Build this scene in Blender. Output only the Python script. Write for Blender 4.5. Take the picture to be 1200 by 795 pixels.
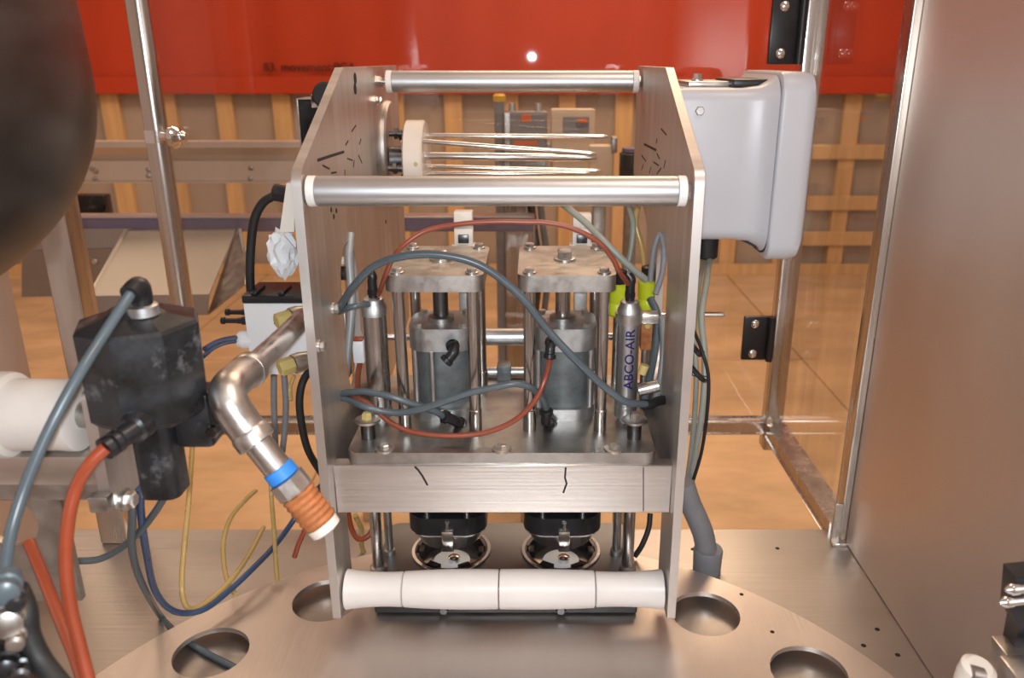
import bpy, bmesh, math, random
from mathutils import Vector, Matrix
from mathutils.geometry import tessellate_polygon
random.seed(7)
for o in list(bpy.data.objects): bpy.data.objects.remove(o)
S = bpy.context.scene
COL = S.collection
ZC = 1.62                     # camera height above the floor; coordinates below are relative to the camera
TH = math.radians(19.0); F = 950.0; CX = 625.0; CY = 397.5

# ------------------------------------------------------------------ camera
cam = bpy.data.cameras.new('camera'); co = bpy.data.objects.new('camera', cam); COL.objects.link(co)
co.location = (0, 0, ZC); co.rotation_euler = (math.radians(90) - TH, 0, 0)
cam.sensor_width = 36; cam.lens = F * 36 / 1200; cam.shift_x = -(CX - 600) / 1200
cam.clip_start = 0.02; cam.clip_end = 100
cam.dof.use_dof = True; cam.dof.focus_distance = 1.06; cam.dof.aperture_fstop = 6.3
S.camera = co
# ------------------------------------------------------------------ world, lights, exposure
w = bpy.data.worlds.new('world'); S.world = w; w.use_nodes = True
bg = w.node_tree.nodes['Background']; bg.inputs[0].default_value = (1.0, 0.69, 0.55, 1); bg.inputs[1].default_value = 0.46
def area(name, loc, tgt, size, energy, color, shape='SQUARE', sy=None):
    l = bpy.data.lights.new(name, 'AREA'); l.energy = energy; l.color = color; l.shape = shape; l.size = size
    if sy: l.size_y = sy
    o = bpy.data.objects.new(name, l); COL.objects.link(o)
    o.location = (loc[0], loc[1], loc[2] + ZC)
    d = Vector(tgt) - Vector(loc); o.rotation_euler = d.to_track_quat('-Z', 'Y').to_euler()
    return o
area('flash_light', (-0.006, -0.02, 0.012), (0.0, 1.0, -0.33), 0.022, 8.5, (0.86, 0.94, 1.0), 'DISK')
area('fill_light_back', (0.6, 3.9, 2.1), (0.2, 4.2, -1.6), 2.6, 100, (1.0, 0.74, 0.50), 'RECTANGLE', 1.2)  # unseen warm fill, added to brighten the back wall and floor
area('fill_light_left', (-2.4, 3.4, 2.1), (-2.0, 4.2, -1.2), 2.0, 32, (1.0, 0.74, 0.50), 'RECTANGLE', 1.0)  # second unseen fill, added over the left background
area('hall_lamp_near', (0.85, 0.2, 1.9), (0.0, 0.9, -0.6), 0.8, 34, (1.0, 0.80, 0.66), 'RECTANGLE', 0.8)
S.view_settings.view_transform = 'Standard'; S.view_settings.look = 'None'
S.view_settings.gamma = 1; S.view_settings.use_curve_mapping = False
S.view_settings.exposure = -0.06

# ------------------------------------------------------------------ measuring helpers
_c, _s = math.cos(TH), math.sin(TH)
def ray(px, py):
    u = (px - CX) / F; v = (py - CY) / F
    return Vector((u, _c - v * _s, -_s - v * _c))
def W(px, py, Y):
    r = ray(px, py); return r * (Y / r.y)
def G(px, py, Z):
    r = ray(px, py); return r * (Z / r.z)

# ------------------------------------------------------------------ materials
def lin(r, g, b):
    f = lambda v: (v / 255 / 12.92) if v <= 10 else ((v / 255 + .055) / 1.055) ** 2.4
    return (f(r), f(g), f(b), 1)
MATS = {}
def mat(name, col, rough=0.5, metal=0.0, var=0.12, scale=(8, 8, 8), rvar=0.1, bump=0.0, bscale=None, trans=0.0, coat=0.0, spec=None):
    m = bpy.data.materials.new(name); m.use_nodes = True; nt = m.node_tree; b = nt.nodes['Principled BSDF']
    b.inputs['Metallic'].default_value = metal
    if trans: b.inputs['Transmission Weight'].default_value = trans
    if coat: b.inputs['Coat Weight'].default_value = coat
    if spec is not None: b.inputs['Specular IOR Level'].default_value = spec
    tc = nt.nodes.new('ShaderNodeTexCoord'); mp = nt.nodes.new('ShaderNodeMapping'); mp.inputs['Scale'].default_value = scale
    n = nt.nodes.new('ShaderNodeTexNoise'); n.inputs['Scale'].default_value = 1.0; n.inputs['Detail'].default_value = 5; n.inputs['Roughness'].default_value = .62
    nt.links.new(tc.outputs['Object'], mp.inputs[0]); nt.links.new(mp.outputs[0], n.inputs['Vector'])
    rp = nt.nodes.new('ShaderNodeValToRGB')
    rp.color_ramp.elements[0].position = .3; rp.color_ramp.elements[1].position = .7
    rp.color_ramp.elements[0].color = [max(0, c * (1 - var)) for c in col[:3]] + [1]
    rp.color_ramp.elements[1].color = [min(1, c * (1 + var)) for c in col[:3]] + [1]
    nt.links.new(n.outputs['Fac'], rp.inputs[0]); nt.links.new(rp.outputs[0], b.inputs['Base Color'])
    mr = nt.nodes.new('ShaderNodeMapRange'); mr.inputs[1].default_value = .3; mr.inputs[2].default_value = .7
    mr.inputs[3].default_value = max(.02, rough - rvar); mr.inputs[4].default_value = min(1, rough + rvar)
    nt.links.new(n.outputs['Fac'], mr.inputs[0]); nt.links.new(mr.outputs[0], b.inputs['Roughness'])
    if bump:
        n2 = nt.nodes.new('ShaderNodeTexNoise'); n2.inputs['Scale'].default_value = 1.0; n2.inputs['Detail'].default_value = 3
        mp2 = nt.nodes.new('ShaderNodeMapping'); mp2.inputs['Scale'].default_value = bscale or scale
        nt.links.new(tc.outputs['Object'], mp2.inputs[0]); nt.links.new(mp2.outputs[0], n2.inputs['Vector'])
        bp = nt.nodes.new('ShaderNodeBump'); bp.inputs['Strength'].default_value = bump; bp.inputs['Distance'].default_value = .002
        nt.links.new(n2.outputs['Fac'], bp.inputs['Height']); nt.links.new(bp.outputs[0], b.inputs['Normal'])
    MATS[name] = m; return m
def glass_mat(name, tint, refl):
    m = bpy.data.materials.new(name); m.use_nodes = True; nt = m.node_tree; nt.nodes.clear()
    out = nt.nodes.new('ShaderNodeOutputMaterial'); mx = nt.nodes.new('ShaderNodeMixShader')
    tr = nt.nodes.new('ShaderNodeBsdfTransparent'); tr.inputs[0].default_value = tint
    gl = nt.nodes.new('ShaderNodeBsdfGlossy'); gl.inputs['Roughness'].default_value = .015
    fr = nt.nodes.new('ShaderNodeFresnel'); ge = nt.nodes.new('ShaderNodeNewGeometry'); mi = nt.nodes.new('ShaderNodeMapRange')
    mi.inputs[3].default_value = 1.45; mi.inputs[4].default_value = 1 / 1.45      # leaving a thin pane reflects as entering it does
    nt.links.new(ge.outputs['Backfacing'], mi.inputs[0]); nt.links.new(mi.outputs[0], fr.inputs[0])
    tc = nt.nodes.new('ShaderNodeTexCoord'); n = nt.nodes.new('ShaderNodeTexNoise'); n.inputs['Scale'].default_value = 3
    nt.links.new(tc.outputs['Object'], n.inputs['Vector'])
    ma = nt.nodes.new('ShaderNodeMath'); ma.operation = 'MULTIPLY'; ma.inputs[1].default_value = refl
    nt.links.new(fr.outputs[0], ma.inputs[0]); nt.links.new(ma.outputs[0], mx.inputs[0])
    nt.links.new(tr.outputs[0], mx.inputs[1]); nt.links.new(gl.outputs[0], mx.inputs[2]); nt.links.new(mx.outputs[0], out.inputs[0])
    MATS[name] = m; return m
ST = (.60, .575, .55, 1)
mat('plate_steel', (.64, .60, .57, 1), .46, 1, .10, (3, 60, 3), .07, .10, (4, 220, 4))
mat('plate_steel_x', (.60, .57, .545, 1), .34, 1, .10, (3, 50, 50), .07, .10, (4, 260, 260))
mat('bar_alu', (.54, .545, .55, 1), .42, 1, .04, (6, 12, 12), .04)
mat('bench_steel', (.47, .44, .415, 1), .42, 1, .09, (2.2, 9, 9), .08, .12, (6, 160, 160))
mat('rail_steel', (.74, .67, .59, 1), .46, 1, .08, (3, 3, 3), .06)
mat('sheet_steel', (.36, .33, .305, 1), .5, 1, .10, (3, 3, 3), .06)
mat('shaded_steel', (.20, .21, .225, 1), .42, 1, .15, (9, 9, 9), .08)  # station plate steel, darkened for the shade under the beam
mat('darker_nylon', (.60, .56, .52, 1), .5, 0, .06, (14, 14, 14), .06)  # darker than the nylon of the front roller
mat('turn_steel', (.70, .64, .60, 1), .44, 1, .07, (9, 3, 3), .08, .10, (200, 8, 8))
mat('panel_steel', (.76, .67, .615, 1), .50, 1, .07, (2, 2, .8), .05, .06, (120, 120, 4))
mat('tube_steel', (.60, .56, .52, 1), .26, 1, .10, (30, 30, 2), .06)
mat('chrome', (.78, .78, .78, 1), .14, 1, .04, (20, 20, 20), .04)
mat('rod_steel', (.55, .53, .51, 1), .24, 1, .12, (60, 60, 8), .08)
mat('dull_steel', (.42, .40, .375, 1), .42, 1, .22, (30, 30, 30), .12, .1, (60, 60, 60))
mat('dark_steel', (.13, .13, .135, 1), .34, 1, .25, (30, 30, 30), .1)
mat('cast_alu', (.52, .53, .53, 1), .45, 1, .20, (40, 40, 40), .1, .12, (90, 90, 90))
mat('cylinder_skin', (.17, .19, .195, 1), .5, .35, .35, (25, 25, 40), .12, .1, (60, 60, 60))
mat('galvanized', (.56, .545, .52, 1), .36, 1, .16, (40, 40, 40), .1, .1, (50, 50, 50))
mat('white_nylon', (.80, .78, .75, 1), .42, 0, .04, (14, 14, 14), .06)
mat('cream_nylon', (.74, .68, .60, 1), .45, 0, .05, (14, 14, 14), .06)
mat('box_white', (.56, .57, .61, 1), .38, 0, .03, (6, 6, 6), .05)
mat('valve_white', (.78, .80, .82, 1), .4, 0, .03, (14, 14, 14), .05)
mat('black_plastic', (.012, .012, .014, 1), .36, 0, .4, (30, 30, 30), .08)
mat('black_grimy', (.014, .015, .017, 1), .36, 0, .7, (26, 26, 26), .14, .25, (40, 40, 40))
def smudge(name, col, scale, lo, hi):
    nt = MATS[name].node_tree; b = nt.nodes['Principled BSDF']; l = b.inputs['Base Color'].links[0]; src = l.from_socket
    tc = nt.nodes.new('ShaderNodeTexCoord'); n = nt.nodes.new('ShaderNodeTexNoise'); n.inputs['Scale'].default_value = scale; n.inputs['Detail'].default_value = 8; n.inputs['Roughness'].default_value = .7
    rp = nt.nodes.new('ShaderNodeValToRGB'); rp.color_ramp.elements[0].position = lo; rp.color_ramp.elements[1].position = hi
    mx = nt.nodes.new('ShaderNodeMixRGB'); mx.inputs[2].default_value = col
    nt.links.new(tc.outputs['Object'], n.inputs['Vector']); nt.links.new(n.outputs['Fac'], rp.inputs[0]); nt.links.new(rp.outputs[0], mx.inputs[0])
    nt.links.new(src, mx.inputs[1]); nt.links.new(mx.outputs[0], b.inputs['Base Color'])
smudge('black_grimy', (.16, .16, .17, 1), 22, .56, .72)
mat('black_rubber', (.012, .012, .012, 1), .6, 0, .3, (30, 30, 30), .08)
mat('grey_hose', (.080, .105, .120, 1), .32, 0, .12, (20, 20, 20), .06)
mat('grey_green_hose', (.30, .32, .28, 1), .4, 0, .1, (20, 20, 20), .06)
mat('blue_hose', (.04, .075, .16, 1), .32, 0, .12, (20, 20, 20), .06)
mat('red_hose', (.26, .060, .032, 1), .32, 0, .12, (20, 20, 20), .06)
mat('orange_hose', (.30, .055, .020, 1), .35, 0, .1, (20, 20, 20), .06)
mat('clear_yellow_hose', (.52, .36, .13, 1), .28, 0, .1, (20, 20, 20), .06)
mat('conduit_grey', (.21, .215, .23, 1), .55, 0, .08, (20, 20, 20), .06)
mat('yellow_brass', (.55, .44, .16, 1), .42, 0, .12, (30, 30, 30), .06)
mat('lime_plastic', (.55, .62, .02, 1), .4, 0, .1, (20, 20, 20), .06)
mat('rust_thread', (.42, .15, .05, 1), .6, .2, .4, (60, 60, 60), .1, .3, (80, 80, 80))
mat('blue_tape', (.03, .22, .66, 1), .5, 0, .1, (30, 30, 30), .06)
mat('red_sheet', (.50, .050, .014, 1), .55, 0, .09, (1.2, 1.2, 1.2), .08, .05, (3, 3, 3), spec=.3)
mat('wall_board', (.40, .33, .275, 1), .8, 0, .12, (2, 2, 2), .05)
mat('stud_wood', (.66, .42, .20, 1), .7, 0, .16, (14, 14, 1.5), .05)
mat('floor_wood', (.58, .39, .22, 1), .62, 0, .20, (2.2, 5, 5), .08, .1, (8, 30, 30))
mat('blue_beam_paint', (.17, .15, .24, 1), .5, 0, .1, (4, 4, 4), .05)
mat('marker_ink', (.012, .012, .014, 1), .6, 0, .2)
mat('ink_blue', (.015, .010, .12, 1), .5, 0, .2)
mat('ink_red_dark', (.05, .008, .006, 1), .6, 0, .2)
mat('grey_paint', (.25, .25, .26, 1), .5, 0, .1, (8, 8, 8), .05)
mat('beige_paint', (.72, .58, .42, 1), .5, 0, .06, (8, 8, 8), .05)
mat('yellow_paint', (.75, .45, .02, 1), .5, 0, .08)
mat('orange_paint', (.80, .17, .03, 1), .5, 0, .08)
mat('blade_grey', (.30, .32, .33, 1), .5, .3, .1, (20, 20, 20), .06)
mat('green_block', (.05, .35, .18, 1), .5, 0, .1)
mat('hole_dark', (.02, .017, .015, 1), .9, 0, .2)
glass_mat('clear_pane', (.93, .92, .91, 1), .95)

# ------------------------------------------------------------------ mesh helpers
def box(bm, x0, x1, y0, y1, z0, z1, bev=0.0, seg=2):
    r = bmesh.ops.create_cube(bm, size=1); vs = r['verts']
    for v in vs:
        v.co = Vector(((x0 + x1) / 2 + v.co.x * (x1 - x0), (y0 + y1) / 2 + v.co.y * (y1 - y0), (z0 + z1) / 2 + v.co.z * (z1 - z0)))
    if bev:
        es = list({e for v in vs for e in v.link_edges})
        bmesh.ops.bevel(bm, geom=es, offset=bev, segments=seg, profile=.5, affect='EDGES')
def obox(bm, c, ax, ay, az, hx, hy, hz, bev=0.0):
    """box with its own axes; ax, ay, az unit vectors, half sizes"""
    r = bmesh.ops.create_cube(bm, size=2); vs = r['verts']; c = Vector(c)
    for v in vs: v.co = c + Vector(ax) * v.co.x * hx + Vector(ay) * v.co.y * hy + Vector(az) * v.co.z * hz
    if bev:
        bmesh.ops.bevel(bm, geom=list({e for v in vs for e in v.link_edges}), offset=bev, segments=2, profile=.5, affect='EDGES')
def frame(d):
    d = Vector(d).normalized(); a = Vector((0, 0, 1)) if abs(d.z) < .9 else Vector((1, 0, 0))
    u = d.cross(a).normalized(); return d, u, d.cross(u).normalized()
def lathe(bm, p, d, prof, n=24, cap=True, rot=0.0):
    """prof: [(t, r)] along direction d from p"""
    d, u, v = frame(d); p = Vector(p); rings = []
    for t, r in prof:
        rings.append([bm.verts.new(p + d * t + (u * math.cos(rot + 2 * math.pi * k / n) + v * math.sin(rot + 2 * math.pi * k / n)) * r) for k in range(n)])
    for a, b in zip(rings, rings[1:]):
        for k in range(n): bm.faces.new((a[k], a[(k + 1) % n], b[(k + 1) % n], b[k]))
    if cap:
        bm.faces.new(rings[0][::-1]); bm.faces.new(rings[-1])
def cyl(bm, p0, p1, r0, r1=None, n=20, ch=0.0):
    p0 = Vector(p0); p1 = Vector(p1); L = (p1 - p0).length; r1 = r0 if r1 is None else r1
    if ch: prof = [(0, r0 - ch), (ch, r0), (L - ch, r1), (L, r1 - ch)]
    else: prof = [(0, r0), (L, r1)]
    lathe(bm, p0, p1 - p0, prof, n)
def smooth_path(pts, step=6):
    pts = [Vector(p) for p in pts]
    if len(pts) < 3: return pts
    P = [pts[0] * 2 - pts[1]] + pts + [pts[-1] * 2 - pts[-2]]; out = []
    for i in range(1, len(P) - 2):
        a, b, c, d = P[i - 1:i + 3]
        for k in range(step):
            t = k / step
            out.append(.5 * ((2 * b) + (c - a) * t + (2 * a - 5 * b + 4 * c - d) * t * t + (3 * b - a - 3 * c + d) * t ** 3))
    out.append(pts[-1]); return out
def tube(bm, pts, r, n=10, step=6, smooth=True):
    P = smooth_path(pts, step) if smooth else [Vector(p) for p in pts]
    t0 = (P[1] - P[0]).normalized(); d, u, v = frame(t0); rings = []
    for i, p in enumerate(P):
        t = (P[min(i + 1, len(P) - 1)] - P[max(i - 1, 0)]).normalized()
        u = (u - t * u.dot(t)).normalized(); v = t.cross(u)
        rr = r if not callable(r) else r(i / (len(P) - 1))
        rings.append([bm.verts.new(p + (u * math.cos(2 * math.pi * k / n) + v * math.sin(2 * math.pi * k / n)) * rr) for k in range(n)])
    for a, b in zip(rings, rings[1:]):
        for k in range(n): bm.faces.new((a[k], a[(k + 1) % n], b[(k + 1) % n], b[k]))
    bm.faces.new(rings[0][::-1]); bm.faces.new(rings[-1])
def prism(bm, outer, holes, fn, t0, t1):
    """polygon with holes extruded; fn(a, b, t) -> point"""
    loops = [outer] + list(holes)
    flat = [p for l in loops for p in l]
    tris = tessellate_polygon([[Vector((a, b, 0)) for a, b in l] for l in loops])
    A = [bm.verts.new(fn(a, b, t0)) for a, b in flat]; Bv = [bm.verts.new(fn(a, b, t1)) for a, b in flat]
    for i, j, k in tris:
        try: bm.faces.new((A[i], A[j], A[k])); bm.faces.new((Bv[k], Bv[j], Bv[i]))
        except ValueError: pass
    o = 0
    for l in loops:
        n = len(l)
        for k in range(n):
            i, j = o + k, o + (k + 1) % n
            bm.faces.new((A[i], A[j], Bv[j], Bv[i]))
        o += n
def rrect(x0, x1, y0, y1, r, n=6):
    out = []
    for cx, cy, a0 in ((x1 - r, y1 - r, 0), (x0 + r, y1 - r, 90), (x0 + r, y0 + r, 180), (x1 - r, y0 + r, 270)):
        for k in range(n + 1):
            a = math.radians(a0 + 90 * k / n); out.append((cx + r * math.cos(a), cy + r * math.sin(a)))
    return out
def circ(cx, cy, r, n=40): return [(cx + r * math.cos(2 * math.pi * k / n), cy + r * math.sin(2 * math.pi * k / n)) for k in range(n)]
XYZ = lambda a, b, t: (a, b, t)
YZX = lambda a, b, t: (t, a, b)
def bolt(bm, p, d, r, h, washer=0.0, n=6):
    """hex bolt head with optional washer, seated at p, pointing along d"""
    p = Vector(p); d = Vector(d).normalized()
    if washer: lathe(bm, p - d * .001, d, [(0, washer), (.003, washer), (.0035, washer * .9)], 20); p = p + d * .0025
    lathe(bm, p, d, [(0, r), (h * .8, r), (h, r * .8)], n)
def BM(): return bmesh.new()

def tag(o, label=None, cat=None, group=None, kind=None):
    if label: o['label'] = label
    if cat: o['category'] = cat
    if group: o['group'] = group
    if kind: o['kind'] = kind
    return o
ORG = {}
def thing(name, base, label, cat, group=None):
    o = bpy.data.objects.new(name, None); COL.objects.link(o); o.empty_display_size = .02
    o.location = (base[0], base[1], base[2] + ZC); ORG[o.name] = Vector(o.location)
    return tag(o, label, cat, group)
def mk(name, bm, m, parent=None, label=None, cat=None, group=None, kind=None, sharp=38):
    bmesh.ops.recalc_face_normals(bm, faces=bm.faces[:])
    lim = math.radians(sharp)
    for f in bm.faces: f.smooth = True
    for e in bm.edges:
        if len(e.link_faces) == 2 and e.calc_face_angle(0) > lim: e.smooth = False
    if parent is not None: org = ORG[parent.name]
    else:
        xs = [v.co for v in bm.verts]
        mn = Vector([min(v[i] for v in xs) for i in range(3)]); mxv = Vector([max(v[i] for v in xs) for i in range(3)])
        org = Vector(((mn.x + mxv.x) / 2, (mn.y + mxv.y) / 2, mn.z + ZC))
    off = Vector((0, 0, ZC)) - org
    for v in bm.verts: v.co += off
    me = bpy.data.meshes.new(name); bm.to_mesh(me); bm.free(); me.materials.append(MATS[m])
    o = bpy.data.objects.new(name, me); COL.objects.link(o)
    if parent is not None: o.parent = parent; ORG[o.name] = org
    else: o.location = org; ORG[o.name] = org
    return tag(o, label, cat, group, kind)
def text_mesh(s, size, bold=.0003):
    cu = bpy.data.curves.new('lettering', 'FONT'); cu.body = s; cu.size = size; cu.align_x = 'CENTER'; cu.align_y = 'CENTER'; cu.offset = bold
    o = bpy.data.objects.new('lettering_tmp', cu); COL.objects.link(o)
    bpy.context.view_layer.update()
    me = bpy.data.meshes.new_from_object(o.evaluated_get(bpy.context.evaluated_depsgraph_get()))
    bpy.data.objects.remove(o); b = bmesh.new(); b.from_mesh(me); return b

# =================================================================== SETTING
FL = -ZC
YW = 6.3
bm = BM(); box(bm, -8.3, 7.7, -2.5, YW + .3, FL - .06, FL - .012)
floor = mk('floor', bm, 'floor_wood', kind='structure')
xs = [-8.22 + 1.22 * k for k in range(14)]
for i in range(len(xs) - 1):
    y = 1.0 + (0.9 if i % 2 else 0) - 2.44
    while y < YW:
        a, b_ = max(y, -1.4), min(y + 2.44, YW)
        if b_ - a > .1:
            bm = BM(); box(bm, xs[i] + .004, xs[i + 1] - .004, a + .004, b_ - .004, FL - .012, FL, .002, 1); mk('plywood_sheet', bm, 'floor_wood', floor)
        y += 2.44
bm = BM(); box(bm, -8.3, 7.7, YW + .05, YW + .12, FL - .012, 2.2)
wall = mk('wall_back', bm, 'wall_board', kind='structure')
sp = .428; x0 = W(332, 150, YW).x
k = -15
while True:
    x = x0 + sp * k
    if x > 7.5: break
    bm = BM(); wd = .062 if k % 3 else .068
    box(bm, x - wd, x + wd, YW, YW + .05, FL, 1.6, .004, 1); mk('stud_board', bm, 'stud_wood', wall); k += 1
for pz in (-.661, -1.05, -1.33):
    bm = BM(); box(bm, 1.9, 7.5, YW - .02, YW - .001, pz - .055, pz + .055, .004, 1); mk('batten', bm, 'stud_wood', wall)
bm = BM(); box(bm, -8.3, 7.7, YW - .03, YW - .021, FL, FL + .09, .003, 1)
mk('baseboard_back', bm, 'stud_wood', kind='structure')
# red sheeting over the upper wall, gently rippled
bm = BM(); nx, nz = 210, 6; z0, z1 = -.235, 1.55; g = []
for j in range(nz + 1):
    row = []
    for i in range(nx + 1):
        x = -8.2 + 15.8 * i / nx; z = z0 + (z1 - z0) * j / nz + (.008 * math.sin(i * 1.9) if j == 0 else 0)
        row.append((x, YW - .05 - .012 * math.sin((x - x0) / sp * 2 * math.pi) - .004 * math.sin(7 * x + j), z))
    g.append(row)
fr = [[bm.verts.new(p) for p in r] for r in g]; bk = [[bm.verts.new((p[0], p[1] + .003, p[2])) for p in r] for r in g]
for j in range(nz):
    for i in range(nx):
        bm.faces.new((fr[j][i], fr[j][i + 1], fr[j + 1][i + 1], fr[j + 1][i])); bm.faces.new((bk[j + 1][i], bk[j + 1][i + 1], bk[j][i + 1], bk[j][i]))
for i in range(nx): bm.faces.new((bk[0][i], bk[0][i + 1], fr[0][i + 1], fr[0][i])); bm.faces.new((fr[nz][i], fr[nz][i + 1], bk[nz][i + 1], bk[nz][i]))
for j in range(nz): bm.faces.new((fr[j][0], fr[j + 1][0], bk[j + 1][0], bk[j][0])); bm.faces.new((bk[j][nx], bk[j + 1][nx], fr[j + 1][nx], fr[j][nx]))
t = thing('wall_banner', (0, YW - .05, -.235), 'bright red sheeting covering the upper part of the back wall', 'banner')
mk('sheet', bm, 'red_sheet', t)
bm = BM(); box(bm, -8.2, 7.6, YW - .082, YW - .070, -.235, -.115, .003, 1); mk('hem_strip', bm, 'red_sheet', t)
tb = text_mesh('83. movement:PCA', .085); cc = W(362, 79, YW - .09)
for v in tb.verts: v.co = Vector((cc.x + v.co.x, YW - .074 + 0 * v.co.y, cc.z + v.co.y))
r = bmesh.ops.extrude_face_region(tb, geom=tb.faces[:])
for v in [e for e in r['geom'] if isinstance(e, bmesh.types.BMVert)]: v.co.y -= .004
mk('lettering', tb, 'ink_red_dark', t, label='small dark stencilled lettering')

# bench (machine table top)
BZ = -.757
bm = BM(); box(bm, -.78, .548, -.25, 1.203, BZ - .03, BZ, .002, 1)
bench = thing('machine_table', (-.1, .5, FL), 'flat brushed steel machine table under the turntable', 'table')
mk('table_top', bm, 'bench_steel', bench)
for (lx, ly) in ((-.72, -.18), (.48, -.18), (-.72, 1.14), (.48, 1.14)):
    bm = BM(); box(bm, lx - .03, lx + .03, ly - .03, ly + .03, FL, BZ - .03, .003, 1); mk('leg', bm, 'tube_steel', bench)
for p in ((812, 644), (911, 643), (1028, 738), (1052, 768), (1012, 757)):
    q = G(*p, BZ); bm = BM(); lathe(bm, (q.x, q.y, BZ - .002), (0, 0, 1), [(0, .0035), (.0024, .0035), (.0026, .003)], 12); mk('screw_hole', bm, 'hole_dark', bench)

# =================================================================== ENCLOSURE
EX0, EX1, EY0, EY1 = -.728, .517, 1.178, 1.612
TZ = .62
t = thing('tube_enclosure', (-.1, 1.4, BZ), 'welded stainless tube frame holding the clear guard panes', 'frame')
def sq(p0, p1, h, m='tube_steel', name='rail'):
    bm = BM(); p0 = Vector(p0); p1 = Vector(p1); d, u, v = frame(p1 - p0); c = (p0 + p1) / 2
    obox(bm, c, d, u, v, (p1 - p0).length / 2, h, h, .004); return mk(name, bm, m, t)
sq((EX1 + .005, EY0, BZ), (EX1 + .005, EY0, TZ), .017, name='post')
sq((EX1 + .003, EY1, BZ - .05), (EX1 + .003, EY1, TZ), .019, name='post')
bm = BM(); cyl(bm, (EX0, EY1, BZ - .02), (EX0, EY1, TZ), .0215, n=28); mk('post', bm, 'tube_steel', t)
sq((EX0 + .035, EY0, BZ), (EX0 + .035, EY0, TZ), .022, name='post')
sq((EX0, EY1, BZ + .003), (EX1 - .016, EY1, BZ + .003), .013)
sq((EX1 + .003, EY0 + .017, BZ + .003), (EX1 + .003, EY1 - .019, BZ + .003), .017)
sq((EX0, EY1, TZ), (EX1, EY1, TZ), .016)
sq((EX1 + .005, EY0 + .017, TZ), (EX1 + .003, EY1 - .02, TZ), .016)
bm = BM(); box(bm, EX1 - .026, EX1 - .012, EY0 - .021, EY0 - .0172, BZ, BZ + .075, .001, 1)
box(bm, EX1 - .026, EX1 + .026, EY0 - .03, EY0 - .0172, BZ, BZ + .006, .001, 1); mk('corner_bracket', bm, 'tube_steel', t)
bm = BM(); q = W(908, 492, EY1 - .02); bolt(bm, (EX1 - .01, EY1 - .02, BZ + .022), (0, -1, .3), .008, .008); mk('bolt', bm, 'chrome', t)

t = thing('clear_screen', (-.1, EY1, BZ), 'large clear pane closing the back of the guard, above the lower rail', 'pane')
bm = BM(); box(bm, EX0 + .024, EX1 - .02, EY1 - .003, EY1 + .003, BZ + .02, TZ - .02); mk('pane', bm, 'clear_pane', t)
t = thing('clear_screen', (EX1, 1.4, BZ), 'narrow clear side pane between the two right hand posts', 'pane')
bm = BM(); box(bm, EX1 - .001, EX1 + .005, EY0 + .018, EY1 - .02, BZ + .024, TZ - .02); mk('pane', bm, 'clear_pane', t)
# hinges on the back pane
for hi, (cy_, lab) in enumerate((((0, 70), 'black bolted hinge plate at the top of the back pane'), ((368, 424), 'black bolted hinge plate low on the back pane beside the right post'))):
    a = W(871 if hi else 908, cy_[0], EY1 - .01); b = W(906 if hi else 945, cy_[1], EY1 - .01)
    zc = (a.z + b.z) / 2; hz = .048 if hi else .06
    xr = EX1 - .018; xl = xr - .062
    t = thing('hinge', (xl, EY1 - .01, zc - hz), lab, 'hinge')
    bm = BM(); box(bm, xl, xr, EY1 - .015, EY1 - .0035, zc - hz, zc + hz, .003); mk('plate', bm, 'black_plastic', t)
    bm = BM(); cyl(bm, (xr - .006, EY1 - .02, zc - hz), (xr - .006, EY1 - .02, zc + hz), .007, n=14); mk('knuckle', bm, 'black_plastic', t)
    for s in (-1, 1):
        bm = BM(); lathe(bm, (xl + .022, EY1 - .0145, zc + s * hz * .68), (0, -1, 0), [(0, .009), (.003, .009), (.006, .005)], 16); mk('screw', bm, 'chrome', t)
# clamp knob on the round post
q = W(212, 161, EY1 - .03)
t = thing('clamp_knob', (q.x, EY1 - .04, q.z), 'chrome clamp fitting on the round left post', 'clamp')
bm = BM(); cyl(bm, (EX0 + .015, EY1 - .02, q.z), (EX0 + .05, EY1 - .025, q.z), .009); mk('stem', bm, 'chrome', t)
bm = BM(); lathe(bm, (EX0 + .03, EY1 - .024, q.z), (1, 0, 0), [(0, .012), (.006, .02), (.014, .022), (.022, .018), (.026, .01), (.03, .012), (.036, .008)], 18); mk('knob', bm, 'chrome', t)
bm = BM(); lathe(bm, (EX0, EY1, q.z - .012), (0, 0, 1), [(0, .0235), (.024, .0235)], 24); mk('collar', bm, 'chrome', t)

bm = BM(); box(bm, EX1 + .0, EX1 + .022, -.2, EY0 - .018, BZ, .75, .002, 1)
mk('wall_right', bm, 'panel_steel', kind='structure')
bm = BM(); box(bm, EX0 - .05, EX0 - .03, -.2, 1.14, BZ, .75, .002, 1)
mk('wall_left', bm, 'panel_steel', kind='structure')

# =================================================================== TURNTABLE
TT = -.735; tcx, tcy, tR = -.05, .567, .567
t = thing('turntable', (tcx, tcy, BZ), 'round steel turntable disc with a ring of large holes', 'turntable')
angs = [14.8, 33.9, 52.8, 78.2, 96.8, 120.9, 140.7, 159.8, 178.8] + [198 + 19 * k for k in range(9)]
holes = [circ(tcx + .482 * math.cos(math.radians(a)), tcy + .482 * math.sin(math.radians(a)), .048, 36) for a in angs]
bm = BM(); prism(bm, circ(tcx, tcy, tR, 128), holes, XYZ, TT - .007, TT); mk('disc', bm, 'turn_steel', t)
bm = BM(); cyl(bm, (tcx, tcy, BZ), (tcx, tcy, TT - .007), .12, n=32); mk('hub', bm, 'dull_steel', t)
for p in ((869, 697), (905, 741)):
    q = G(*p, TT); bm = BM(); lathe(bm, (q.x, q.y, TT - .001), (0, 0, 1), [(0, .003), (.0013, .003), (.0015, .002)], 12); mk('screw', bm, 'hole_dark', t)

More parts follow.
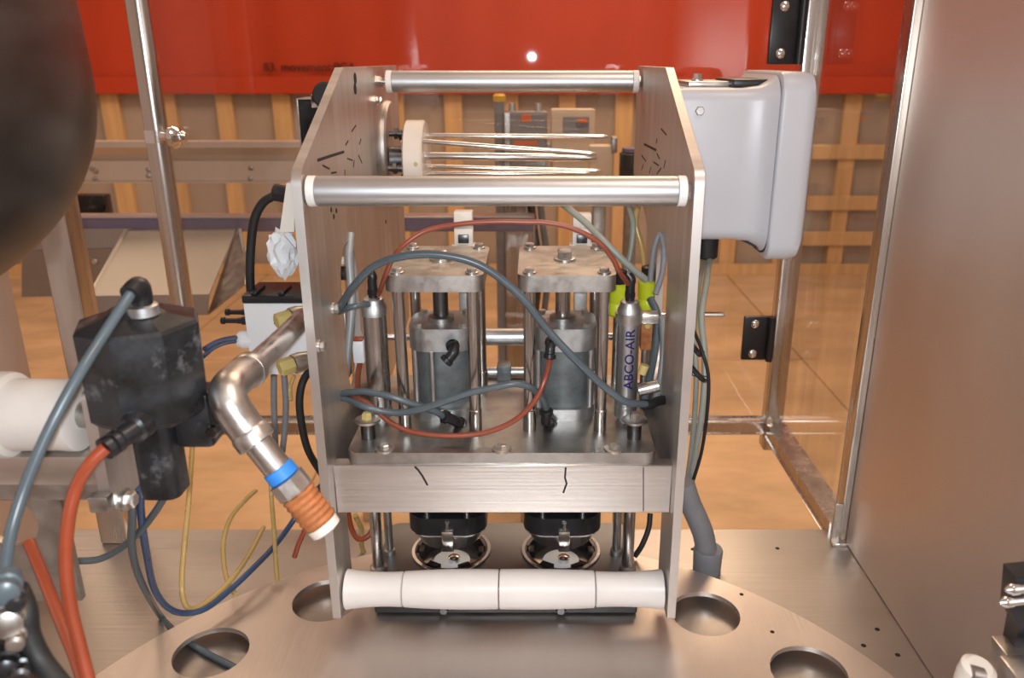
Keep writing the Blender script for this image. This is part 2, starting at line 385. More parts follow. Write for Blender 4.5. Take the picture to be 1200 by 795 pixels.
# station plate under the heads
LX, RX = -.256, .178
UX = (-.1255, .0425); UY = 1.07
t = thing('station_plate', (-.04, 1.05, TT), 'grey steel plate with two ring holes behind the white roller', 'plate')
bm = BM(); prism(bm, rrect(-.232, .152, .962, 1.147, .02), [circ(x, UY, .057, 48) for x in UX], XYZ, -.729, -.711); mk('plate', bm, 'shaded_steel', t)
bm = BM(); box(bm, -.222, .145, .948, .9615, -.7335, -.715, .002, 1); mk('shaded_front', bm, 'black_plastic', t)  # shaded front face of the plate, its shade given as black
for px in (521, 657):
    q = W(px, 724, .948); bm = BM(); bolt(bm, (q.x, .948, -.722), (0, -1, 0), .007, .008, .009); mk('bolt', bm, 'dark_steel', t)
for x in UX:
    bm = BM(); lathe(bm, (x, UY, -.7325), (0, 0, 1), [(0, .044), (0, .0565), (.020, .0565), (.0235, .0555), (.0235, .050), (.008, .044), (0, .044)], 44, cap=False); rg = mk('guide_ring', bm, 'dark_steel', t)
    bm = BM(); lathe(bm, (x, UY, -.7095), (0, 0, 1), [(0, .0555), (0, .0605), (.0015, .0600), (.0015, .0555), (0, .0555)], 48, cap=False); mk('rim', bm, 'chrome', rg)
    for k in range(6):
        a = math.radians(60 * k); bm = BM()
        obox(bm, (x + .047 * math.cos(a), UY + .047 * math.sin(a), -.713), (math.cos(a), math.sin(a), 0), (-math.sin(a), math.cos(a), 0), (0, 0, 1), .006, .009, .004, .001); mk('clip', bm, 'black_plastic', rg)
for i, x in enumerate(UX):
    s_ = thing('cap_seat', (x, UY, TT), ('white cap seat inside the left ring hole', 'white cap seat inside the right ring hole')[i], 'seat', 'cap seats in the ring holes')
    bm = BM(); lathe(bm, (x, UY, -.7345), (0, 0, 1), [(0, .026), (.004, .028), (.006, .028), (.0065, .026)], 36); mk('disc', bm, 'white_nylon', s_)
    bm = BM(); lathe(bm, (x + .004, UY - .004, -.7285), (0, 0, 1), [(0, .009), (.008, .009), (.010, .006)], 20); mk('stud', bm, 'chrome', s_)

# =================================================================== MACHINE FRAME
PT = .011
def rounded(pts, rad, n=5):
    out = []
    for i, p in enumerate(pts):
        a = Vector(pts[i - 1]); b = Vector(p); c = Vector(pts[(i + 1) % len(pts)]); r = rad[i] if isinstance(rad, (list, tuple)) else rad
        if r <= 0: out.append(tuple(b)); continue
        u = (a - b).normalized(); v = (c - b).normalized(); h = u.angle(v) / 2; dist = r / math.tan(h)
        p0 = b + u * dist; p1 = b + v * dist; m = b + (u + v).normalized() * (r / math.sin(h))
        a0 = math.atan2(p0.y - m.y, p0.x - m.x); a1 = math.atan2(p1.y - m.y, p1.x - m.x); da = (a1 - a0 + math.pi) % (2 * math.pi) - math.pi
        for k in range(n + 1): out.append((m.x + r * math.cos(a0 + da * k / n), m.y + r * math.sin(a0 + da * k / n)))
    return out
fr_t = thing('capping_head_frame', (-.04, 1.1, -.735), 'upright stainless machine frame of two side plates joined by bars and a beam', 'machine frame')
slot = rrect(1.045, 1.142, -.45, -.236, .045, 7)
outl = rounded([(.9, -.706), (.9, -.118), (1.15, -.0095), (1.60, -.0095), (1.60, -.50), (1.25, -.562), (.975, -.562), (.975, -.706)], [.004, .022, .004, .004, .01, .01, .01, .004])
outr = rounded([(.9, -.706), (.9, -.118), (1.15, -.0095), (1.46, -.0095), (1.46, -.19), (1.26, -.24), (1.26, -.562), (.985, -.562), (.985, -.706)], [.004, .022, .004, .004, .02, .02, .01, .01, .004])
bm = BM(); prism(bm, outl, [slot], YZX, LX - PT, LX); pl = mk('side_plate', bm, 'plate_steel', fr_t)
bm = BM(); prism(bm, outr, [slot], YZX, RX, RX + PT); pr = mk('side_plate', bm, 'plate_steel', fr_t)
# bolts and marks on the plates (inner faces)
def face_pt(px, py, X):
    r = ray(px, py); return r * (X / r.x)
def stroke(pts, X, sgn, wid, par, name='marker_line', m='marker_ink'):
    bm = BM(); P3 = [face_pt(a, b, X) for a, b in pts]
    for a, b in zip(P3, P3[1:]):
        d = (b - a); L = d.length
        if L < 1e-5: continue
        d.normalize(); n = Vector((sgn, 0, 0)); u = n.cross(d).normalized()
        obox(bm, (a + b) / 2 + n * .0002, d, u, n, L / 2, wid, .0003)
    mk(name, bm, m, par)
stroke([(372, 188), (387, 183), (403, 178)], LX, 1, .0018, pl)
for p in (((417, 147), (412, 154)), ((408, 165), (405, 170)), ((423, 163), (421, 169)), ((407, 186), (413, 188)), ((378, 194), (386, 198)), ((388, 203), (394, 202)), ((404, 199), (404, 206)), ((420, 182), (424, 191)), ((415, 188), (414, 196))):
    stroke(p, LX, 1, .0011, pl, 'scratch')
stroke([(755, 169), (769, 176)], RX, -1, .0018, pr)
for p in (((775, 151), (781, 158)), ((770, 163), (769, 168)), ((770, 180), (773, 186)), ((752, 182), (757, 189)), ((766, 190), (772, 194)), ((780, 188), (778, 197)), ((754, 193), (752, 199)), ((763, 196), (761, 203)), ((775, 197), (770, 204))):
    stroke(p, RX, -1, .0011, pr, 'scratch')
for p in ((452, 172), (416, 92), (416, 104)):
    q = face_pt(*p, LX); bm = BM(); lathe(bm, q - Vector((.0005, 0, 0)), (1, 0, 0), [(0, .008), (.0012, .008), (.0012, .004)], 16); mk('threaded_hole', bm, 'hole_dark', pl)
for p in ((374, 406), (391, 362)):
    q = face_pt(*p, LX); bm = BM(); bolt(bm, q, (1, 0, 0), .006, .005, .008); mk('bolt', bm, 'galvanized', pl)
for p in ((388, 246), (391, 254), (394, 247), (452, 260)):
    q = face_pt(*p, LX); bm = BM(); lathe(bm, q - Vector((.0005, 0, 0)), (1, 0, 0), [(0, .0035), (.001, .0035), (.001, .002)], 10); mk('pin_hole', bm, 'hole_dark', pl)
# mounting boss for the spindle, at the back of the left plate
q = face_pt(467, 180, LX)
bm = BM(); lathe(bm, (LX - .001, 1.47, -.145), (1, 0, 0), [(0, .078), (.006, .078), (.009, .075), (.009, .05)], 40); mk('boss', bm, 'plate_steel', pl)
bm = BM(); bolt(bm, (LX, 1.37, -.062), (1, 0, 0), .006, .008, .008); mk('bolt', bm, 'chrome', pl)
# cross bars
def cross_bar(Y, Z, r, xl, xr, lab):
    bm = BM(); cyl(bm, (xl, Y, Z), (xr, Y, Z), r, n=36, ch=.001); b = mk('cross_bar', bm, 'bar_alu', fr_t, label=lab)
    for a, d in ((xl, -1), (xr, 1)):
        bm = BM(); lathe(bm, (a, Y, Z), (d, 0, 0), [(0, r * 1.02), (.001, r * 1.03), (.0085, r * 1.03), (.0095, r * .98)], 36); mk('nylon_collar', bm, 'white_nylon', b)
    for a, e in ((xl - .009, LX), (xr + .009, RX)):
        bm = BM(); cyl(bm, (a, Y, Z), (e, Y, Z), .006, n=14)
        m_ = (a + e) / 2; d = 1 if e > a else -1
        lathe(bm, (e - d * .0065, Y, Z), (d, 0, 0), [(0, .010), (.006, .010)], 6); mk('stud', bm, 'rod_steel', b)
cross_bar(.92, -.140, .0168, -.2445, .1625, 'thick satin front cross bar')
cross_bar(1.40, -.0335, .0172, -.232, .1635, 'satin top cross bar')
# roller at the bottom: four barrel segments
ry, rz = .93, -.6795
edges = [393.5, 473, 585, 697, 777]
xe = [W(e, 690, ry).x for e in edges]; xe[0] = LX + .002; xe[-1] = RX - .002
rads = [(.0305, .0262, .0265), (.0268, .0300, .0296), (.0298, .0300, .0278), (.0268, .0262, .0300)]
bm = BM(); cyl(bm, (LX, ry, rz), (RX, ry, rz), .010, n=16); rl = mk('roller', bm, 'dark_steel', fr_t)
for i in range(4):
    a, b_ = xe[i] + .0006, xe[i + 1] - .0006; L = b_ - a; r0, r1, r2 = [q_ * .88 for q_ in rads[i]]; prof = [(0, r0 - .0015)]
    for k in range(11):
        u = k / 10
        rr = (r0 * (1 - u) ** 2 + 2 * ((4 * r1 - r0 - r2) / 2) * u * (1 - u) + r2 * u * u)
        prof.append((.001 + (L - .002) * u, rr))
    prof.append((L, r2 - .0015)); bm = BM(); lathe(bm, (a, ry, rz), (1, 0, 0), prof, 40); mk('roller_segment', bm, 'white_nylon', rl)
# front beam and its marks
bm = BM(); box(bm, LX, RX, .926, .946, -.5590, -.4895, .0012, 1); bm2 = mk('front_beam', bm, 'plate_steel_x', fr_t)
bm = BM(); box(bm, LX, RX, .946, 1.22, -.559, -.535, .001, 1); mk('beam_web', bm, 'plate_steel_x', fr_t)
bm = BM(); box(bm, LX, RX, 1.205, 1.22, -.535, -.4895, .001, 1); mk('rear_beam', bm, 'plate_steel_x', fr_t)
def bstroke(pts, wid=.0012):
    bm = BM(); P3 = [W(a, b, .926) for a, b in pts]
    for a, b in zip(P3, P3[1:]):
        d = b - a; L = d.length; d.normalize(); n = Vector((0, -1, 0)); u = n.cross(d)
        obox(bm, (a + b) / 2 + n * .0002, d, u, n, L / 2, wid, .0003)
    mk('marker_line', bm, 'marker_ink', bm2)
bstroke([(486, 547), (490, 551), (495, 558), (501, 569)]); bstroke([(663, 548), (662, 560), (664, 567), (660, 578)])
bstroke([(384 + 370, 548), (384 + 370, 599)], .0006)
# base plate on the beam
PZ = -.474
bp = thing('base_plate', (-.04, 1.06, -.4895), 'rounded steel base plate carrying the two press cylinders on top of the beam', 'plate')
bm = BM(); prism(bm, rrect(-.2385, .1572, .930, 1.2, .014), [], XYZ, -.4893, PZ); mk('plate', bm, 'dull_steel', bp)
for p in ((451, 527), (588, 527), (719, 527)):
    q = G(*p, PZ); bm = BM(); bolt(bm, (q.x, q.y, PZ), (0, 0, 1), .0065, .005, .0125); mk('bolt', bm, 'galvanized', bp)
for p in ((432, 513), (743, 513)):
    q = G(*p, PZ); bm = BM(); cyl(bm, (q.x, q.y, PZ), (q.x, q.y, PZ + .024), .0095, n=20); so = mk('standoff', bm, 'dark_steel', bp)
    bm = BM(); lathe(bm, (q.x, q.y, PZ + .024), (0, 0, 1), [(0, .0165), (.003, .0165), (.0035, .015)], 24); mk('washer', bm, 'galvanized', so)
    bm = BM(); lathe(bm, (q.x, q.y, PZ + .0275), (0, 0, 1), [(0, .0072), (.007, .0072), (.009, .005)], 6); mk('bolt', bm, 'yellow_brass' if p[0] < 500 else 'galvanized', so)

# =================================================================== PRESS UNITS
for i, x in enumerate(UX):
    side = ('left', 'right')[i]
    u = thing('press_cylinder', (x, UY, PZ), ('pneumatic press cylinder with four posts, left of the pair on the base plate', 'pneumatic press cylinder with four posts, right of the pair on the base plate')[i], 'cylinder', 'press cylinders on the base plate')
    px_, y0, y1 = .0475, .999, 1.143
    bm = BM(); prism(bm, rrect(x - .0625, x + .0625, y0 - .015, y1 + .015, .014), [], XYZ, -.2765, -.2555)
    r_ = bmesh.ops.bevel(bm, geom=[e for e in bm.edges if e.calc_face_angle(0) > 1], offset=.0012, segments=1, affect='EDGES'); tp = mk('top_plate', bm, 'dull_steel', u)
    for sx in (-1, 1):
        for yy in (y0, y1):
            bm = BM(); cyl(bm, (x + sx * px_, yy, PZ), (x + sx * px_, yy, -.2765), .0078, n=20); lathe(bm, (x + sx * px_, yy, PZ), (0, 0, 1), [(0, .0088), (.03, .0088), (.031, .0078)], 20); mk('post', bm, 'rod_steel', u)
            bm = BM(); bolt(bm, (x + sx * px_, yy, -.2555), (0, 0, 1), .0068, .005, .0085); mk('bolt', bm, 'galvanized', tp)
    bm = BM(); bolt(bm, (x, UY + .004, -.2555), (0, 0, 1), .011, .011, .015); mk('centre_bolt', bm, 'galvanized', tp)
    bm = BM(); cyl(bm, (x - .002, UY, -.345), (x - .002, UY, -.2765), .0105, n=24); mk('piston_rod', bm, 'dark_steel' if i == 0 else 'rod_steel', u)
    bm = BM(); lathe(bm, (x - .002, UY, -.3405), (0, 0, 1), [(0, .018), (.006, .018), (.008, .012)], 24); mk('rod_gland', bm, 'dull_steel', u)
    # caps: rounded square heads
    bm = BM(); prism(bm, rrect(x - .044, x + .044, UY - .044, UY + .044, .026, 10), [], XYZ, -.372, -.340)
    bmesh.ops.bevel(bm, geom=[e for e in bm.edges if e.calc_face_angle(0) > 1], offset=.0015, segments=2, affect='EDGES'); cp = mk('cylinder_head', bm, 'cast_alu', u)
    bm = BM(); cyl(bm, (x, UY, -.457), (x, UY, -.372), .0365, n=40); mk('barrel', bm, 'cylinder_skin', u)
    bm = BM(); prism(bm, rrect(x - .044, x + .044, UY - .044, UY + .044, .03, 10), [], XYZ, PZ, -.457); mk('cylinder_foot', bm, 'cast_alu', u)
    for sx in (-1, 1):
        for sy in (-1, 1):
            a = .0335 if sy < 0 else .031
            xo = sx * (.036 if i else (.036 if sx < 0 else .012)) if sy < 0 else sx * .032
            yo = -.031 if not (i == 0 and sx > 0 and sy < 0) else -.0415
            if sy > 0: yo = .031
            if i == 0 and sy < 0 and sx > 0: xo = -.012
            bm = BM(); cyl(bm, (x + xo, UY + yo, -.457), (x + xo, UY + yo, -.372), .0045, n=12); mk('tie_rod', bm, 'bar_alu', u)
            bm = BM(); lathe(bm, (x + sx * .03, UY + sy * .03, -.340), (0, 0, 1), [(0, .0055), (.005, .0055)], 6); mk('nut', bm, 'galvanized', cp)
    # hidden end below the base: press head
    h = thing('capping_chuck', (x, UY, -.68), ('black capping chuck hanging above the left ring hole', 'black capping chuck hanging above the right ring hole')[i], 'chuck', 'capping chucks under the beam')
    bm = BM(); prism(bm, rrect(x - .057, x + .057, UY - .056, UY + .052, .032, 8), [], XYZ, -.650, -.622); blk = mk('block', bm, 'black_plastic', h)
    bm = BM(); box(bm, x - .052, x + .052, UY - .026, UY + .05, -.622, -.572, .004); mk('upper_block', bm, 'black_plastic', h)
    bm = BM(); prism(bm, rrect(x - .0565, x + .0565, UY - .0555, UY + .0515, .032, 8), [], XYZ, -.6525, -.6502); mk('silver_rim', bm, 'chrome', h)
    for sx in (-1, 1):
        bm = BM(); cyl(bm, (x + sx * .029, UY - .041, -.622), (x + sx * .029, UY - .041, -.559), .0065, n=16); mk('guide_rod', bm, 'rod_steel', h)
    bm = BM(); cyl(bm, (x, UY + .01, -.572), (x, UY + .01, -.559), .012, n=16); mk('shaft', bm, 'rod_steel', h)
    bm = BM(); lathe(bm, (x, UY, -.682), (0, 0, 1), [(0, .040), (.003, .047), (.012, .049), (.0295, .050)], 44); mk('chuck_ring', bm, 'rod_steel', h)
    bm = BM(); obox(bm, (x + .002, UY - .0555, -.657), (1, 0, 0), (0, 1, 0), (0, 0, 1), .0085, .006, .017, .002); ch = mk('chrome_latch', bm, 'chrome', h)
    bm = BM(); cyl(bm, (x + .002, UY - .0575, -.640), (x + .002, UY - .0575, -.628), .003, n=12); mk('pin', bm, 'chrome', ch)

# pillars between beam and station plate
i = 0
for (px, py, r, lab) in ((444, 668, .0085, 'thick steel guide pillar under the left end of the beam'), (735, 668, .0085, 'thick steel guide pillar under the right end of the beam'), (457, 648, .0062, 'thin dark pillar behind the thick left guide pillar'), (722, 648, .0062, 'thin dark pillar behind the thick right guide pillar')):
    q = G(px, py, -.711)
    bm = BM(); cyl(bm, (q.x, q.y, -.711), (q.x, q.y, -.559), r, n=22)
    t = thing('guide_pillar', (q.x, q.y, -.711), lab, 'pillar', 'pillars under the beam')
    mk('shaft', bm, 'rod_steel' if r > .007 else 'dull_steel', t)
    bm = BM(); lathe(bm, (q.x, q.y, -.711), (0, 0, 1), [(0, r * 1.45), (.006, r * 1.45), (.008, r * 1.02)], 22); mk('collar', bm, 'dull_steel', t)

# =================================================================== SMALL AIR CYLINDERS
def air_cyl(x, y, zt, zb, r, label, text=None, skin='rod_steel'):
    t = thing('air_cylinder', (x, y, PZ), label, 'air cylinder', 'slim air cylinders beside the presses')
    bm = BM(); lathe(bm, (x, y, zb), (0, 0, 1), [(0, r), (zt - zb, r)], 36); b = mk('barrel', bm, skin, t)
    bm = BM(); lathe(bm, (x, y, zt - .002), (0, 0, 1), [(0, r * 1.06), (.012, r * 1.06), (.017, r * .86), (.022, r * .84), (.024, r * .6)], 30); mk('end_cap', bm, 'cast_alu', t)
    bm = BM(); lathe(bm, (x, y, PZ), (0, 0, 1), [(0, r * .7), (.006, r * .7), (.008, r * 1.04), (zb - PZ + .004, r * 1.04)], 30); mk('foot', bm, 'cast_alu', t)
    bm = BM(); cyl(bm, (x, y, zt + .02), (x, y, zt + .046), .0062, n=14); lathe(bm, (x, y, zt + .026), (0, 0, 1), [(0, .0075), (.007, .0075)], 6); mk('fitting', bm, 'black_plastic', t)
    bm = BM(); tube(bm, [(x, y, zt + .043), (x + .001, y, zt + .05), (x - .003, y + .002, zt + .056)], .006, 10); mk('elbow', bm, 'black_plastic', t)
    return t, b
acl, _ = air_cyl(-.2115, 1.03, -.318, -.455, .0158, 'plain polished air cylinder left of the left press')
acr, brl = air_cyl(.1275, 1.03, -.322, -.455, .0148, 'air cylinder with blue lettering right of the right press', skin='bar_alu')
tb = text_mesh('ABCO-AIR', .0176, .0003)
bmesh.ops.triangulate(tb, faces=tb.faces[:])
for _ in range(3): bmesh.ops.subdivide_edges(tb, edges=[e for e in tb.edges if e.calc_length() > .0018], cuts=1); bmesh.ops.triangulate(tb, faces=tb.faces[:])
bmesh.ops.triangulate(tb, faces=tb.faces[:])
xsv = [v.co.x for v in tb.verts]; mid = (min(xsv) + max(xsv)) / 2
Rt = .0151
zl1 = W(744, 386, 1.016).z; zl0 = W(744, 457, 1.016).z
for v in tb.verts:
    s_ = (v.co.x - mid) * (zl1 - zl0) / (max(xsv) - min(xsv)); q = -v.co.y      # reads upwards: text x -> up, text y -> left
    a = math.radians(6) + q / Rt
    v.co = Vector((.1275 + Rt * math.sin(a), 1.03 - Rt * math.cos(a), (zl0 + zl1) / 2 + s_))
mk('lettering', tb, 'ink_blue', brl, label='dark blue maker lettering running up the barrel', sharp=180)
# clamp band with bracket round the right cylinder
bm = BM(); lathe(bm, (.1275, 1.03, -.331), (0, 0, 1), [(0, .0153), (0, .0185), (.014, .0185), (.014, .0153)], 30, cap=False); box(bm, .143, .166, 1.02, 1.04, -.331, -.317, .002); mk('clamp_band', bm, 'galvanized', acr)
bm = BM(); obox(bm, W(760, 455, .985), (.95, 0, .25), (0, 1, 0), (-.25, 0, .95), .014, .007, .006, .002); q = W(760, 455, .985); cyl(bm, q + Vector((-.013, -.001, -.003)), q + Vector((.013, -.001, .004)), .008, n=16)
mk('needle_valve', bm, 'galvanized', acr, label='small chrome flow valve')
bm = BM(); q = W(752, 438, .99); cyl(bm, q, q + Vector((.004, 0, .012)), .006, n=10); mk('orange_seal', bm, 'yellow_brass', acr)

# fittings on the presses (each black elbow a thing of its own)
def fitting(pts, r, lab, mt='black_plastic'):
    P = [W(*p) for p in pts]
    t = thing('elbow_fitting', P[0], lab, 'fitting', 'black push-in elbows')
    bm = BM(); tube(bm, P, r, 12, 4); mk('body', bm, mt, t)
    for a, b in ((P[0], P[1]), (P[-1], P[-2])):
        d = (b - a).normalized(); bm = BM(); lathe(bm, a - d * .001, d, [(0, r * 1.05), (.001, r * 1.28), (.006, r * 1.28), (.007, r)], 14); mk('collar', bm, mt, t)
fitting([(530, 404, 1.015), (532, 411, 1.003), (528, 418, 1.0), (522, 424, .998)], .0072, 'black elbow fitting on the head of the left press cylinder')
fitting([(540, 497, 1.018), (534, 494, 1.0), (528, 491, .995), (520, 488, .99)], .0072, 'black elbow fitting at the foot of the left press cylinder')
fitting([(646, 400, 1.012), (645, 406, 1.0), (644.5, 413, .997), (644, 420, .995)], .0065, 'black elbow fitting on the head of the right press cylinder')
fitting([(646, 498, 1.02), (640, 495, 1.0), (640, 488, .995), (640, 481, .993)], .0072, 'black elbow fitting at the foot of the right press cylinder')

# =================================================================== HOSES
def hose(pts, r, m, lab, cat='hose', group=None, name='air_hose', n=10, step=6):
    bm = BM(); tube(bm, [p if isinstance(p, Vector) else W(*p) for p in pts], r, n, step); return mk(name, bm, m, None, lab, cat, group)
hose([(443, 346, 1.03), (446, 340, 1.02), (451, 325, .985), (461, 302, .975), (475, 286, .975), (501, 270, .98), (541, 262.5, .98), (581, 260, .98), (620, 260.5, .98), (638, 261, .98), (668.6, 267, .98), (699, 282, .98), (717, 302, .985), (726, 319, .99), (737, 334, 1.03)], .0032, 'red_hose', 'thin rust red hose arching over both press cylinders')
hose([(397, 364, 1.02), (402, 354, .99), (415, 335, .96), (437, 313, .95), (465, 302, .945), (502, 298, .945), (540, 303, .945), (570, 315, .945), (598, 336, .945), (617, 355, .945), (640, 385, .95), (665, 412, .95), (687, 434, .955), (710, 455, .96), (733, 471, .965), (757, 474, .98)], .0049, 'grey_hose', 'long dark grey blue hose arching down across the right press cylinder')
hose([(397, 366, 1.02), (408, 361, 1.0), (420, 358, 1.0), (432, 357, 1.012)], .004, 'grey_hose', 'short grey hose running from left plate to the plain air cylinder')
hose([(400, 461, 1.0), (415, 460, .985), (430, 459.5, .975), (456, 464.5, .968), (485, 474.5, .97), (509, 482, .98), (519, 488, .99)], .0046, 'grey_hose', 'upper grey hose curving to the foot of the left press cylinder')
hose([(400, 466, 1.0), (412, 470, .985), (426, 476.5, .962), (446, 481.6, .962), (467, 484, .962), (493, 480, .960), (521, 470.5, .960), (551, 460.5, .962), (581, 454, .962), (603, 450, .963), (621, 454, .968), (634, 465, .98), (640, 479, .993)], .0046, 'grey_hose', 'grey hose waving across both press cylinders just above the base plate')
hose([(402, 463, 1.01), (420, 467, .985), (434, 475, .975), (447, 487, .970), (462, 498, .965), (485, 507, .96), (520, 511, .957), (560, 509, .957), (590, 500, .957), (612, 486, .957), (630, 465, .96), (640, 440, .97), (644.5, 420, .994)], .0036, 'red_hose', 'rust red hose sagging in a loop in front of the press cylinders')
hose([(752, 474, .98), (762, 474, .985), (772, 470, 1.0), (790, 468, 1.03)], .0065, 'black_rubber', 'short black elbow hose beside the right washer standoff')

# =================================================================== SPINDLE HUB WITH RODS
hY = 1.42
hx0, hx1 = W(477, 187, hY).x, W(500, 187, hY).x; hz = W(488, 187, hY).z
t = thing('spindle_hub', (hx0, hY, hz - .066), 'white nylon spindle disc with five long steel rods, on the left side plate', 'spindle')
bm = BM(); lathe(bm, (hx0, hY, hz), (1, 0, 0), [(0, .060), (.003, .066), (hx1 - hx0 - .003, .066), (hx1 - hx0, .063)], 44); hb = mk('disc', bm, 'cream_nylon', t)
for a in (50, 115, 190, 250, 310):
    bm = BM(); y_, z_ = hY + .05 * math.cos(math.radians(a)), hz + .05 * math.sin(math.radians(a))
    cyl(bm, (LX + .014, y_, z_), (hx0, y_, z_), .005, n=12); lathe(bm, (hx0 - .016, y_, z_), (1, 0, 0), [(0, .010), (.006, .010)], 6); mk('spacer_bolt', bm, 'dark_steel', t)
bm = BM(); cyl(bm, (LX + .012, hY, hz), (hx0, hY, hz), .022, n=20); mk('axle', bm, 'dark_steel', t)
q = W(487, 187, hY - .066); bm = BM(); lathe(bm, (q.x, hY - .0665, hz), (0, 1, 0), [(0, .0035), (.002, .0035)], 12); mk('set_screw', bm, 'yellow_brass', hb)
for (x0_, y0_, x1_, y1_, Y_, r_) in ((496, 159, 713, 160.5, 1.43, .0042), (496, 166, 699, 181, 1.375, .0042), (496, 183, 699, 185, 1.40, .0068), (496, 195, 705, 201, 1.45, .004), (496, 203.5, 692, 203.5, 1.41, .004)):
    a = W(x0_, y0_, Y_); b = W(x1_, y1_, Y_); d = (b - a); L = d.length; bm = BM(); lathe(bm, a, d, [(0, r_), (L - .012, r_), (L - .004, r_ * .75), (L, r_ * .3)], 14); mk('rod', bm, 'chrome', t)

# =================================================================== JUNCTION BOX
def loft(bm, secs, fn):
    rings = [[bm.verts.new(fn(a, b, t_)) for a, b in loop] for t_, loop in secs]
    n = len(rings[0])
    for A, Bq in zip(rings, rings[1:]):
        for k in range(n): bm.faces.new((A[k], A[(k + 1) % n], Bq[(k + 1) % n], Bq[k]))
    bm.faces.new(rings[0][::-1]); bm.faces.new(rings[-1])
jy0, jy1 = 1.2, 1.41
t = thing('junction_box', (.3, 1.3, -.29), 'white plastic junction box mounted on its side beyond the right side plate', 'box')
secs = []
for X_, g in ((.203, .006), (.206, .002), (.215, 0), (.30, 0), (.325, -.003), (.338, -.010), (.346, -.018)):
    secs.append((X_, rrect(jy0 + g, jy1 - g, -.258 + g, -.038 - g, .018 - min(g, .0), 6)))
bm = BM(); loft(bm, secs, YZX); jb = mk('body', bm, 'box_white', t)
secs = []
for X_, g in ((.3490, .001), (.351, -.002), (.354, -.003), (.385, -.003), (.396, .0), (.402, .008), (.403, .014)):
    secs.append((X_, rrect(jy0 - .012 + g, jy1 + .022 - g, -.284 + g, -.0185 - g, .026, 7)))
bm = BM(); loft(bm, secs, YZX); ld = mk('lid', bm, 'box_white', t)
bm = BM(); prism(bm, rrect(jy0 - .006, jy1 + .016, -.278, -.0245, .022), [], YZX, .3455, .3495); mk('gasket', bm, 'black_rubber', t)
bm = BM(); box(bm, .29, .345, jy0 + .03, jy1 - .05, -.038, -.026, .003); mk('latch', bm, 'black_plastic', jb)
bm = BM(); box(bm, .23, .30, jy0 + .06, jy1 - .02, -.038, -.030, .002); bolt(bm, (.25, jy0 + .1, -.030), (0, 0, 1), .007, .008, .009); mk('mounting_lug', bm, 'galvanized', jb)
bm = BM(); q = W(820, 130, jy0); box(bm, .189, .206, jy0 + .002, jy0 + .03, q.z - .012, q.z + .012, .001); bolt(bm, (q.x, jy0 + .004, q.z), (0, -1, 0), .007, .008); mk('mounting_bolt', bm, 'galvanized', jb)
bm = BM(); q = W(832, 292, 1.25); cyl(bm, (q.x, 1.27, -.258), (q.x, 1.27, -.30), .017, n=18, ch=.003); mk('cable_gland', bm, 'black_rubber', jb)
bm = BM(); q = W(888, 292, 1.23); obox(bm, (q.x - .012, 1.24, -.262), (.9, 0, -.42), (0, 1, 0), (.42, 0, .9), .022, .03, .006, .002); mk('hinge_clip', bm, 'black_plastic', jb)
bm = BM(); cyl(bm, (RX + PT, 1.3, -.10), (.205, 1.3, -.10), .008, n=12); cyl(bm, (RX + PT, 1.24, -.20), (.205, 1.24, -.20), .008, n=12); mk('spacer', bm, 'galvanized', jb)

# cables outside the right plate
def cable(pts, r, m, lab, name='cable', cat='cable', group='cables outside the right side plate'): return hose(pts, r, m, lab, cat, group, name)
cable([(832, 300, 1.27), (828, 330, 1.2), (822, 372, 1.15), (826, 420, 1.12), (824, 470, 1.10), (817, 520, 1.10), (808, 570, 1.11), (803, 592, 1.12)], .0048, 'grey_green_hose', 'thick grey green cable hanging beside the right side plate')
cable([(826, 300, 1.29), (818, 340, 1.2), (813, 390, 1.14), (816, 440, 1.12), (813, 500, 1.12), (806, 560, 1.13), (802, 590, 1.14)], .004, 'grey_green_hose', 'thin grey green cable nearest the right side plate')
cable([(812, 385, 1.12), (822, 410, 1.08), (830, 440, 1.07), (829, 480, 1.07), (822, 530, 1.08), (811, 568, 1.09), (808, 585, 1.1)], .0026, 'black_rubber', 'thin black cable looping out beside the grey green cables')
cable([(822, 302, 1.28), (820, 330, 1.22), (819, 360, 1.18), (816, 400, 1.15)], .0016, 'yellow_brass', 'thin yellow wire below the junction box')
for i, (a, b) in enumerate((((808, 428), (826, 446)), ((806, 398), (820, 416)))):
    P0 = W(*a, 1.1); P1 = W(*b, 1.1); bm = BM(); tube(bm, [P0, (P0 + P1) / 2 + Vector((.004, -.012, -.004)), P1], .004, 8, 4); tube(bm, [P0 + Vector((0, 0, -.012)), P1 + Vector((.004, -.01, .006))], .003, 8, smooth=False)
    mk('cable_tie', bm, 'black_plastic', None, ('lower black tie binding the grey green cables', 'upper black tie binding the grey green cables')[i], 'cable tie', 'cable ties')
q = G(828, 668, BZ)
t = thing('conduit', (q.x, q.y, BZ), 'grey flexible conduit bending into a ferrule on the table', 'conduit')
top = W(801, 566, q.y)
bm = BM(); tube(bm, [top, W(808, 588, q.y), W(817, 608, q.y), W(824, 626, q.y), W(827.5, 645, q.y), (q.x, q.y, BZ + .008)], .0165, 20); mk('hose', bm, 'conduit_grey', t)
bm = BM(); lathe(bm, (q.x, q.y, BZ), (0, 0, 1), [(0, .0215), (.012, .0218), (.036, .0228), (.039, .0215), (.039, .0168)], 28); mk('ferrule', bm, 'conduit_grey', t)
bm = BM(); obox(bm, W(806, 577, 1.12), (.5, 0, .86), (0, 1, 0), (-.86, 0, .5), .014, .007, .006, .002); mk('clip', bm, 'black_plastic', t)
bm = BM(); q2 = W(804, 586, 1.105); lathe(bm, q2, (.3, -1, .2), [(0, .003), (0, .0065), (.004, .0065), (.004, .003)], 14, cap=False); mk('brass_ring', bm, 'yellow_brass', t)
